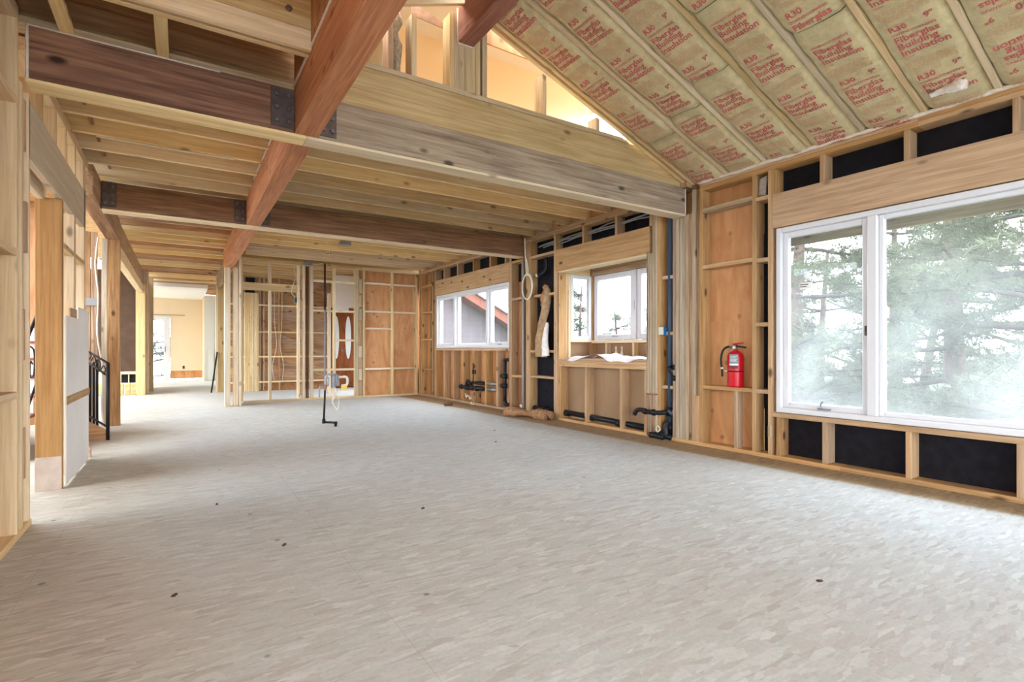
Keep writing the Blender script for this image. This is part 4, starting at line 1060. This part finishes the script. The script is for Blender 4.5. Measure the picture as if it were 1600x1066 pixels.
for k, (px, dx) in enumerate(((1.93, .05), (2.10, -.04))):
    o = tube('cable', [(0, 0, 2.6), (0, 0, 1.7), (dx, .02, 1.1), (dx * -1, .0, .6), (0, 0, .25)], .006, WIREW, None, 6, 5); o.location = (px, 13.82, 0)
    tag(o, 'white cable hanging on the diagonal board wall of the entry', 'cable', 'entry wall cables')
o = tube('cable', [(0, 0, 2.44), (-.03, 0, 2.1), (.0, -.01, 1.7), (-.01, 0, 1.2), (.045, -.02, .75), (.03, 0, .3), (.06, -.06, .01)], .010, WIREW, None, 6, 5); o.location = (-.885, 8.45, 0)
tag(o, 'pale cable hanging down beside the knotty post', 'cable')
for k, (x, y, L_) in enumerate(((2.02, 8.63, .26), (1.98, 8.64, .2))):
    o = tube('dangling_strip', [(0, 0, 0), (.012, 0, -L_ * .4), (-.01, .01, -L_ * .7), (.008, 0, -L_)], .006, plain('straw', (232, 212, 160), .8), None, 5, 4); o.location = (x, y, JB)
    tag(o, 'straw coloured strip dangling from joists near the junction box', 'cord', 'dangling strips')

# ---- copper and iron riser left on the kitchen floor
rs = root('island_riser', 'bent iron and copper riser pipe standing on the kitchen floor', 'pipe', (1.63, 7.15, 0))
tube('iron_pipe', [(.085, -.14, .0), (.085, -.14, .035)], .017, IRON, rs, 9)
tube('iron_pipe', [(.085, -.14, .04), (.06, -.11, .05), (.0, -.0, .045), (-.02, .01, .05)], .015, IRON, rs, 9, 3)
tube('elbow', [(-.03, .015, .03), (-.03, .015, .09)], .022, IRON, rs, 9); tube('elbow', [(.085, -.14, .03), (.085, -.14, .065)], .022, IRON, rs, 9)
tube('iron_pipe', [(-.03, .015, .06), (-.012, .02, .47)], .013, IRON, rs, 9)
tube('copper_pipe', [(-.012, .02, .46), (-.008, .02, .54)], .016, COPPER, rs, 9)
tube('copper_pipe', [(-.008, .02, .53), (-.004, .02, .63), (.02, .02, .67), (.06, .02, .675), (.14, .02, .675)], .013, GALV, rs, 9, 4)
tube('copper_pipe', [(.03, .02, .64), (.03, .02, .54), (.01, .02, .525), (-.07, .02, .52), (-.085, .02, .49), (-.085, .02, .38)], .010, GALV, rs, 9, 4)
tube('rubber_wrap', [(.10, .0, .66), (.09, .0, .5)], .024, WIREG, rs, 9); tube('rubber_wrap', [(.135, .0, .665), (.14, .0, .52)], .027, WIREG, rs, 9)
tube('white_pipe', [(.13, .01, .65), (.18, .01, .635), (.25, .01, .64), (.275, .01, .61), (.275, .01, .55), (.25, .01, .525), (.2, .01, .52)], .017, WIREW, rs, 9, 4)
box('paper_tag', .19, .27, -.006, -.003, .455, .53, plain('yellow_tag', (228, 206, 110), .8), rs, ch=0)
for k in range(2):
    tube('wire_loop', [(.11, -.01, .50), (.09 + .02 * k, -.02, .40), (.07, -.02, .34 - .03 * k), (.10, -.02, .25), (.135, -.02, .22 - .02 * k), (.16, -.02, .32), (.135, -.02, .40), (.115, -.01, .50)], .006, WIREW, rs, 6, 4)
hb = root('hanging_pipe', 'dark upright pipe strapped to the back wall studs', 'pipe', (2.46, 10.92, .08))
tube('pipe', [(0, 0, 1.72), (0, 0, 2.66)], .018, plain('dark_red_pipe', (60, 34, 32), .5), hb, 9); tube('lower_pipe', [(0, 0, .1), (0, 0, 1.74)], .018, WIREG, hb, 9)
for k, x in enumerate((2.118, 2.150)):
    o = tube('drain_stack', [(x, 10.985, .0), (x, 10.985, 2.66)], .014, plain('brown_pipe', (92, 60, 44), .5), None, 9)
    o.location = (0, 0, 0); tag(o, 'slim brown pipe standing between the paired back wall studs', 'pipe', 'slim back wall pipes')

# ---- insulation scraps
def lump(name, pts, mat, parent=None, rad=None, n=10, jit=.02, seed=1):
    q = random.Random(seed); P = smooth_path(pts, 4); V, Fc = tube_geo(P, .1, n, [rad(i / (len(P) - 1)) for i in range(len(P))])
    V = [Vector(v) + Vector((q.uniform(-jit, jit), q.uniform(-jit, jit), q.uniform(-jit, jit))) for v in V]
    return mesh_obj(name, V, Fc, mat, parent, True)
ib = wroot('insulation_scrap', 'torn insulation batt hanging in the felt-lined bay', 'insulation', .03, 6.27, .9)
V = []; Fc = []; q = random.Random(4); nz_, ny_ = 18, 6
for i in range(nz_ + 1):
    t = i / nz_; z = 1.0 * t; c = .06 - .08 * t + .03 * math.sin(5 * t); wd = (.24 - .18 * t) * (1 + .12 * math.sin(9 * t))
    for j in range(ny_ + 1):
        u_ = j / ny_ * 2 - 1
        V.append((-.05 + .05 * u_ * u_ + .02 * math.sin(4 * u_ + 7 * t) + q.uniform(-.008, .008), c + wd * u_ * .5 + .05 * (1 - t), z + q.uniform(-.01, .01)))
for i in range(nz_):
    for j in range(ny_): a = i * (ny_ + 1) + j; Fc.append((a, a + 1, a + ny_ + 2, a + ny_ + 1))
o = mesh_obj('paper_face', V, Fc, plain('soiled_paper', (176, 146, 112), .9, var=.25, bump=.8, scale=16), ib, True); md = o.modifiers.new('t', 'SOLIDIFY'); md.thickness = .02
lump('white_wool', [(-.05, -.06, .01), (-.055, -.045, .2), (-.05, -.06, .38), (-.03, -.07, .5)], WOOLW, ib, lambda t: .05 * (1 - .75 * t) + .012, 8, .008, 3)
lump('wool', [(-.02, .0, .7), (-.03, .01, .85), (-.01, -.01, 1.0), (.0, 0, 1.04)], WOOL, ib, lambda t: .05, 8, .015, 5)
fi = root('insulation_roll', 'brown torn insulation bundle lying on the floor at the hose post', 'insulation', (4.30, 6.40, 0))
lump('wool', [(-.13, .36, .06), (-.07, .2, .075), (.0, .0, .065), (.06, -.18, .07), (.12, -.36, .055)], WOOL, fi, lambda t: .062 + .018 * math.sin(9 * t), 10, .014, 7)
lump('wool', [(.10, -.2, .07), (.16, -.33, .075), (.17, -.44, .05)], WOOL, fi, lambda t: .07 * (1.1 - .5 * t), 10, .015, 8)
sc1 = lump('insulation_tuft', [(-.07, 0, .028), (0, .01, .03), (.08, 0, .028)], plain('brown_tuft', (120, 84, 60), .95, var=.3, bump=1), None, lambda t: .026, 8, .006, 9); sc1.location = (4.02, 8.45, 0)
tag(sc1, 'small brown tuft of debris on the floor under the kitchen window', 'debris')
for i, (x, y, z, m) in enumerate(((.055, 2.86, 2.47, 'g'),)):
    ext([(2.865, 2.46), (2.93, 2.47), (2.92, 2.62), (2.85, 2.64)], .03, .05, 'paper_scrap', plain('grey_paper', (170, 164, 156), .9, var=.2), WR, axis='x')

# ---- white sheet on the bay seat
ws = wroot('plastic_sheet', 'crumpled white sheet spread over the bay window seat', 'sheet', 0, 4.3, .886)
V = []; Fc = []; na, nb = 40, 16
for i in range(na + 1):
    for j in range(nb + 1):
        a = i / na; b = j / nb
        s_ = .02 + 1.36 * a - .10 * b * a; x_ = -.018 + .30 * b + .04 * math.sin(9 * a + 2)
        if j <= 1: x_ -= .012
        z_ = .004 + .022 * abs(math.sin(7 * a + 3 * b)) * (.4 + .6 * b) + .014 * abs(math.sin(17 * a - 6 * b)) + (.035 * math.exp(-((a - .62) / .2) ** 2))
        if x_ < .0: z_ -= min(.05, (.0 - x_) * 1.2)
        V.append((x_, s_, z_))
for i in range(na):
    for j in range(nb): a = i * (nb + 1) + j; Fc.append((a, a + 1, a + nb + 2, a + nb + 1))
mesh_obj('sheet', V, Fc, plain('white_plastic', (240, 238, 244), .6), ws, True)
for k, s_ in enumerate((5.30, 5.19)):
    p = wroot('glass_bottle', 'tiny pale bottle standing at the back of the bay window seat', 'bottle', .5, s_, .883, 'bay seat bottles')
    lathe('bottle_body', [(.001, 0), (.022, 0), (.024, .01), (.022, .06), (.012, .09), (.009, .11), (.009, .14), (.001, .14)], plain('cloudy_plastic', (226, 214, 206), .3), p, 10); lathe('cap', [(.001, .14), (.012, .14), (.012, .165), (.001, .165)], WIREW, p, 10)

# ---- stair side things
ral = root('stair_railing', 'black iron stair railing panel with diagonal rails at the opening', 'railing', (-.80, 7.3, 0))
tube('post', [(.13, -.12, .02), (.13, -.12, .86)], .018, IRON, ral, 8); tube('post', [(-.09, .22, .12), (-.09, .22, .92)], .014, IRON, ral, 8)
for z0, z1 in ((1.02, .86), (.90, .72), (.30, .16)): tube('rail', [(-.13, .28, z0), (.13, -.12, z1)], .011, IRON, ral, 7)
for k in range(4): tube('scroll', [(-.09 + .05 * k, .2 - .08 * k, .93 - .05 * k), (-.06 + .05 * k, .15 - .08 * k, .98 - .05 * k), (-.04 + .05 * k, .12 - .08 * k, .93 - .05 * k), (-.07 + .05 * k, .17 - .08 * k, .89 - .05 * k)], .006, IRON, ral, 6, 4)
fp_ = root('iron_bundle', 'dark upright metal door track pieces standing behind the stair railing', 'metal track', (-.90, 7.75, 0))
for k in range(4): box('track', -.03 + .03 * k, -.008 + .03 * k, .02 * k, .03 + .02 * k, .05, .80 + .03 * k, IRON, fp_, ch=.003)
bd = root('stair_stringer', 'brown cut stringer board lying at the foot of the railing', 'board', (-.83, 7.35, 0))
ext([(-.16, .0), (.15, .0), (.14, .10), (-.16, .30)], .0, .045, 'board', wood('brown', 'x'), bd)
ext([(-.17, .07), (-.06, .10), (-.06, .19), (-.17, .22)], -.035, -.002, 'white_board', DRY, bd)
fl = root('flue_duct', 'grey galvanised flue duct rising behind the stair opening', 'duct', (-1.045, 8.05, 0))
tube('duct', [(0, 0, 0), (0, 0, 2.74)], .075, GALV, fl, 18)
for z in (.9, 1.9): tube('seam', [(0, 0, z), (0, 0, z + .02)], .079, GALV, fl, 18)
pw = root('plank_wall', 'dark red boards stacked upright behind the knotty post', 'boards', (-1.1, 9.0, 0))
for k in range(5): box('board', -.22 + .075 * k, -.15 + .075 * k, 0, .03, 0, 2.6, 'stain', pw)
for z in (1.6, .55, .35): box('cleat', -.22, .15, -.03, -.001, z, z + .1, plain('weathered_cleat', (150, 150, 150), .8), pw)
blk = root('wood_block', 'small brown wood block on the floor by the white panels', 'scrap', (-.76, 6.27, 0)); box('block', -.05, .05, -.03, .03, 0, .10, 'brown', blk)
st = root('staircase', 'flight of stairs with white risers and red treads behind the wall', 'stairs', (-1.9, 6.3, 0))
for k in range(7):
    box('riser', -.75, .68, .28 * k, .28 * k + .02, .18 * k, .18 * k + .175, DRY, st); box('tread', -.75, .70, .28 * k - .03, .28 * k + .28, .18 * k + .175, .18 * k + .20, 'ridge', st)
sr_ = root('scroll_railing', 'wrought iron scroll railing along the stairs', 'railing', (-1.19, 6.3, 0))
tube('rail', [(0, -.1, .95), (0, 1.8, 2.15)], .014, IRON, sr_, 7); tube('rail', [(0, -.1, .30), (0, 1.8, 1.5)], .010, IRON, sr_, 7)
for k in range(7):
    y_ = .05 + .27 * k; z_ = .62 + .17 * k
    tube('scroll', [(0, y_ - .1, z_ + .25), (0, y_ + .09, z_ + .2), (0, y_ + .08, z_ - .02), (0, y_ - .07, z_ - .03), (0, y_ - .06, z_ + .1), (0, y_ + .03, z_ + .08)], .007, IRON, sr_, 6, 5)
    tube('baluster', [(0, y_ - .12, .18 * k + .2), (0, y_ - .12, z_ + .35)], .008, IRON, sr_, 6)
rod = root('leaning_rod', 'black metal rod leaning on the hall studs', 'rod', (.60, 13.85, 0)); tube('rod', [(0, 0, .012), (.125, .13, .95)], .016, IRON, rod, 8)
pnl = root('leaning_board', 'small grey board leaning on the far hall wall', 'board', (.80, 19.3, 0)); box('board', -.06, .10, 0, .03, 0, 1.0, GREYP, pnl, rot=(math.radians(-4), 0, 0))
q = random.Random(21)
for k, (x, y) in enumerate(((.45, 2.9), (-.02, 2.55), (1.3, 3.1), (2.35, 1.2), (3.3, 5.6), (.2, 3.9), (2.9, 4.9))):
    o = mesh_obj('wood_chip', [(-.014, -.006, 0), (.016, -.008, 0), (.012, .008, 0), (-.012, .006, 0), (-.010, -.003, .006), (.012, -.004, .008), (.008, .005, .007), (-.009, .004, .006)], [(3, 2, 1, 0), (4, 5, 6, 7), (0, 1, 5, 4), (1, 2, 6, 5), (2, 3, 7, 6), (3, 0, 4, 7)], plain('dark_chip', (70, 52, 44), .9))
    o.location = (x, y, .0003); o.rotation_euler = (0, 0, q.uniform(0, 6)); tag(o, 'tiny dark wood chip lying on the strand board floor', 'debris', 'floor chips')

# =================================================================== OUTSIDE
GR = mesh_obj('ground', *(lambda n: ([(x_, y_, -2.2 - .03 * max(0, x_ - 5) ** 1.25 - .3 * math.sin(x_ * .23) * math.cos(y_ * .19)) for x_ in [-40 + i * 4 for i in range(n)] for y_ in [-50 + j * 4 for j in range(n)]], [(i * n + j, (i + 1) * n + j, (i + 1) * n + j + 1, i * n + j + 1) for i in range(n - 1) for j in range(n - 1)]))(34), plain('grass', (78, 86, 62), .95, var=.3, bump=.5, scale=.8), None, True)
tag(GR, 'grassy hillside falling away below the windows', 'ground', kind='structure')
hl = mesh_obj('hills', *(lambda n: ([(150 + 30 * r_, -200 + i * 500 / n, -14 + r_ * (9 + 6 * math.sin(i * .5) + 3 * math.sin(i * 1.3))) for i in range(n) for r_ in (0, 1, 1.8)], [(i * 3 + k, (i + 1) * 3 + k, (i + 1) * 3 + k + 1, i * 3 + k + 1) for i in range(n - 1) for k in range(2)]))(40), plain('hill_green', (72, 80, 72), .95, var=.25, scale=.1), None, True)
tag(hl, 'distant wooded hills', 'hills', kind='structure')
# house wing seen from the kitchen window
wg = root('house_wing', 'grey-sided house wing with red-brown eave outside the kitchen window', 'building', (8, 14.5, -2.3))
wg['base'] = (8, 14.5, -2.3)
def wz(x): return 2.43 - .51 * (x - 7.56)
SID = plain('grey_siding', (104, 97, 99), .85, var=.05, scale=3)
ROOFM = plain('eave_brown', (112, 66, 50), .8, var=.12, scale=6)
z = -2.2
while z < 4.0:
    xr = min(12.0, 7.97 + (2.34 - z) / .51)
    xr2 = min(12.0, 7.97 + (2.34 - z - .17) / .51)
    if xr2 > 5.0:
        o = ext([(4.75 - 8, z + 2.3), (xr - 8, z + 2.3), (xr2 - 8, z + 2.47), (4.75 - 8, z + 2.47)], -.02 + .0, .02, 'siding_board', SID, wg); o.rotation_euler = (math.radians(-3), 0, 0); o.location = (0, .0, 0)
    z += .172
ext([(4.7 - 8, wz(4.7) + 2.3), (12.3 - 8, wz(12.3) + 2.3), (12.3 - 8, wz(12.3) + 2.58), (4.7 - 8, wz(4.7) + 2.58)], -.42, -.36, 'fascia_board', ROOFM, wg)
ext([(4.7 - 8, wz(4.7) + 2.3), (12.3 - 8, wz(12.3) + 2.3), (12.3 - 8, wz(12.3) + 2.33), (4.7 - 8, wz(4.7) + 2.33)], -.36, .1, 'soffit_board', ROOFM, wg)
ext([(4.7 - 8, wz(4.7) + 2.59), (12.3 - 8, wz(12.3) + 2.59), (12.3 - 8, wz(12.3) + 2.64), (4.7 - 8, wz(4.7) + 2.64)], -.48, 5, 'roof_slab', plain('shingle', (96, 84, 82), .9), wg)

# ---- pine trees
BARK = plain('pine_bark', (84, 66, 62), .95, var=.3, bump=1., scale=10)
NEED = plain('pine_needles', (84, 92, 72), .7, var=.3, scale=1.5)
TWIG = plain('twig', (60, 52, 52), .95)
def pine(height, crown0, spread, nbr, tufts, seed, lean=0.0, needle=.16):
    q = np.random.default_rng(seed); rr = random.Random(seed)
    tp = [(lean * (t ** 2) * 2 + .15 * math.sin(3 * t + seed), .12 * math.sin(4.2 * t + seed * 2), height * t) for t in [i / 9 for i in range(10)]]
    tv, tf = tube_geo(smooth_path(tp, 2), .2, 9, None)
    P = smooth_path(tp, 2); tv, tf = tube_geo(P, .2, 9, [max(.03, .21 * (1 - .85 * i / (len(P) - 1))) for i in range(len(P))])
    bparts = []; tips = []
    for k in range(nbr):
        t = crown0 + (1 - crown0) * (k + rr.random()) / nbr; idx = t * (len(P) - 1); b0 = P[int(idx)]
        az = rr.uniform(0, 2 * math.pi); ln = spread * (1.05 - .75 * (t - crown0) / (1 - crown0 + 1e-6)) * rr.uniform(.65, 1.1)
        d = Vector((math.cos(az), math.sin(az), rr.uniform(-.15, .35)))
        pts = [b0 + d * (ln * u) + Vector((rr.uniform(-.1, .1), rr.uniform(-.1, .1), -.18 * ln * u * u + .25 * ln * u ** 3)) for u in (0, .25, .5, .75, 1)]
        bparts.append(tube_geo(pts, .02, 5, [.045 * (1 - .75 * u) * (ln / 2) ** .5 + .006 for u in (0, .25, .5, .75, 1)]))
        for m in range(7):
            u = rr.uniform(.3, 1); b1 = pts[0].lerp(pts[-1], u); i0 = min(3, int(u * 4)); b1 = pts[i0].lerp(pts[i0 + 1], u * 4 - i0)
            d2 = (d + Vector((rr.uniform(-1, 1), rr.uniform(-1, 1), rr.uniform(-.3, .6)))).normalized(); l2 = rr.uniform(.25, .7)
            e = b1 + d2 * l2
            bparts.append(tube_geo([b1, b1.lerp(e, .5) + Vector((0, 0, -.02)), e], .01, 4, [.014, .01, .005]))
            for w_ in range(max(1, tufts // (nbr * 7))):
                tips.append((b1.lerp(e, rr.uniform(.25, 1.05)) + Vector((rr.gauss(0, .09), rr.gauss(0, .09), rr.gauss(0, .08))), d2))
    C = np.array([t_[0] for t_ in tips]); D = np.array([t_[1] for t_ in tips]); n = len(C); k = 11
    dirs = q.normal(size=(n, k, 3)) * .75 + D[:, None, :] * .8 + np.array([0, 0, .25]); dirs /= np.linalg.norm(dirs, axis=2, keepdims=True)
    side = np.cross(dirs, q.normal(size=(n, k, 3))); side /= np.linalg.norm(side, axis=2, keepdims=True) + 1e-9
    ln = q.uniform(.6, 1.15, (n, k, 1)) * needle
    a = C[:, None, :] + side * .0055; b = C[:, None, :] - side * .0055; c = C[:, None, :] + dirs * ln
    V = np.stack([a, b, c], 2).reshape(-1, 3)
    me = bpy.data.meshes.new('needles'); nf = n * k
    me.vertices.add(nf * 3); me.vertices.foreach_set('co', V.ravel().astype(np.float32)); me.loops.add(nf * 3); me.loops.foreach_set('vertex_index', np.arange(nf * 3, dtype=np.int32))
    me.polygons.add(nf); me.polygons.foreach_set('loop_start', np.arange(0, nf * 3, 3, dtype=np.int32)); me.update(); me.validate(); me.materials.append(NEED)
    def mk(nm, v, f, m):
        w_ = bpy.data.meshes.new(nm); w_.from_pydata([tuple(x) for x in v], [], f); w_.update(); w_.materials.append(m); w_.polygons.foreach_set('use_smooth', [True] * len(w_.polygons)); return w_
    bv, bf = join_geo(bparts)
    return mk('trunk', tv, tf, BARK), mk('branches', bv, bf, TWIG), me
PR = [pine(8.2, .16, 2.6, 46, 8200, 3, .25), pine(7.0, .12, 2.2, 42, 6200, 8, -.2), pine(9.0, .2, 2.3, 40, 5000, 15, .1, .2)]
def tree(k, x, y, z, sc, rz, label, group=None):
    r_ = root('pine_tree', label, 'tree', (x, y, z), rz, group); r_.scale = (sc, sc, sc)
    for nm, me in zip(('trunk', 'branches', 'needles'), PR[k]):
        o = link(nm, me, r_)
        if nm != 'trunk': o['kind'] = 'stuff'
    return r_
tree(0, 9.6, 5.2, -2.6, 1.0, .4, 'pale green pine with leaning trunk just outside the great room window')
tree(1, 9.4, 2.2, -2.6, 1.0, 2.0, 'bushy pine with bare twigs beyond the large fixed pane')
for x, y, z, sc, rz, k in ((12.5, 3.9, -3, 1.15, 1, 2), (12.6, .4, -3, 1.1, 2.2, 0), (10.6, -1.4, -2.7, 1.0, 3, 1), (15.5, 5.9, -3.4, 1.2, 4, 1), (16.5, 2.2, -3.5, 1.3, 5, 2), (20, 4.2, -4, 1.4, .2, 0), (12.8, 6.7, -3, .9, 1.3, 1), (21, 7.4, -4.2, 1.2, 2.5, 1), (22, .5, -4.5, 1.5, 3.3, 2)):
    tree(k, x, y, z, sc, rz, 'green pine in the grove behind the great room window', 'pines in the grove')
tree(2, 9.35, 11.1, -2.8, .62, .9, 'slender pine beside the bay window return')
for x, y, sc, rz in ((13.5, 13.8, .78, .3), (12.6, 10.9, .72, 1.9), (17, 15.5, .86, 2.8), (15.2, 11.6, .76, 4.4)):
    tree(1, x, y, -3.1, sc, rz, 'low pine whose top shows in the bay window', 'low pines below the bay window')
for x, y, sc, rz in ((-7, 8, 1, 1), (-8, 12, 1.1, 2), (-1.5, 27, 1, 3)):
    tree(0, x, y, -2.4, sc, rz, 'pine standing on the stair side of the house', 'pines behind the stairs')

# ---- late small things
o = tube('cable', [(-.58, 5.40, JB - .004), (-.40, 5.38, JB - .008), (-.1, 5.385, JB - .010), (.2, 5.38, JB - .007), (.42, 5.385, JB - .004)], .008, WIREW, None, 6, 4)
tag(o, 'pale cable stapled under a joist between the two cross beams', 'cable')
o = lump('insulation_tuft', [(0, -.10, 0), (.02, 0, .012), (.0, .09, .0)], WOOLW, None, lambda t: .03 + .012 * math.sin(6 * t), 9, .010, 31)
o.location = (4.40, 1.42, roofz(4.40) - .05); tag(o, 'white wool tuft poking from a torn batt near the eave', 'insulation')
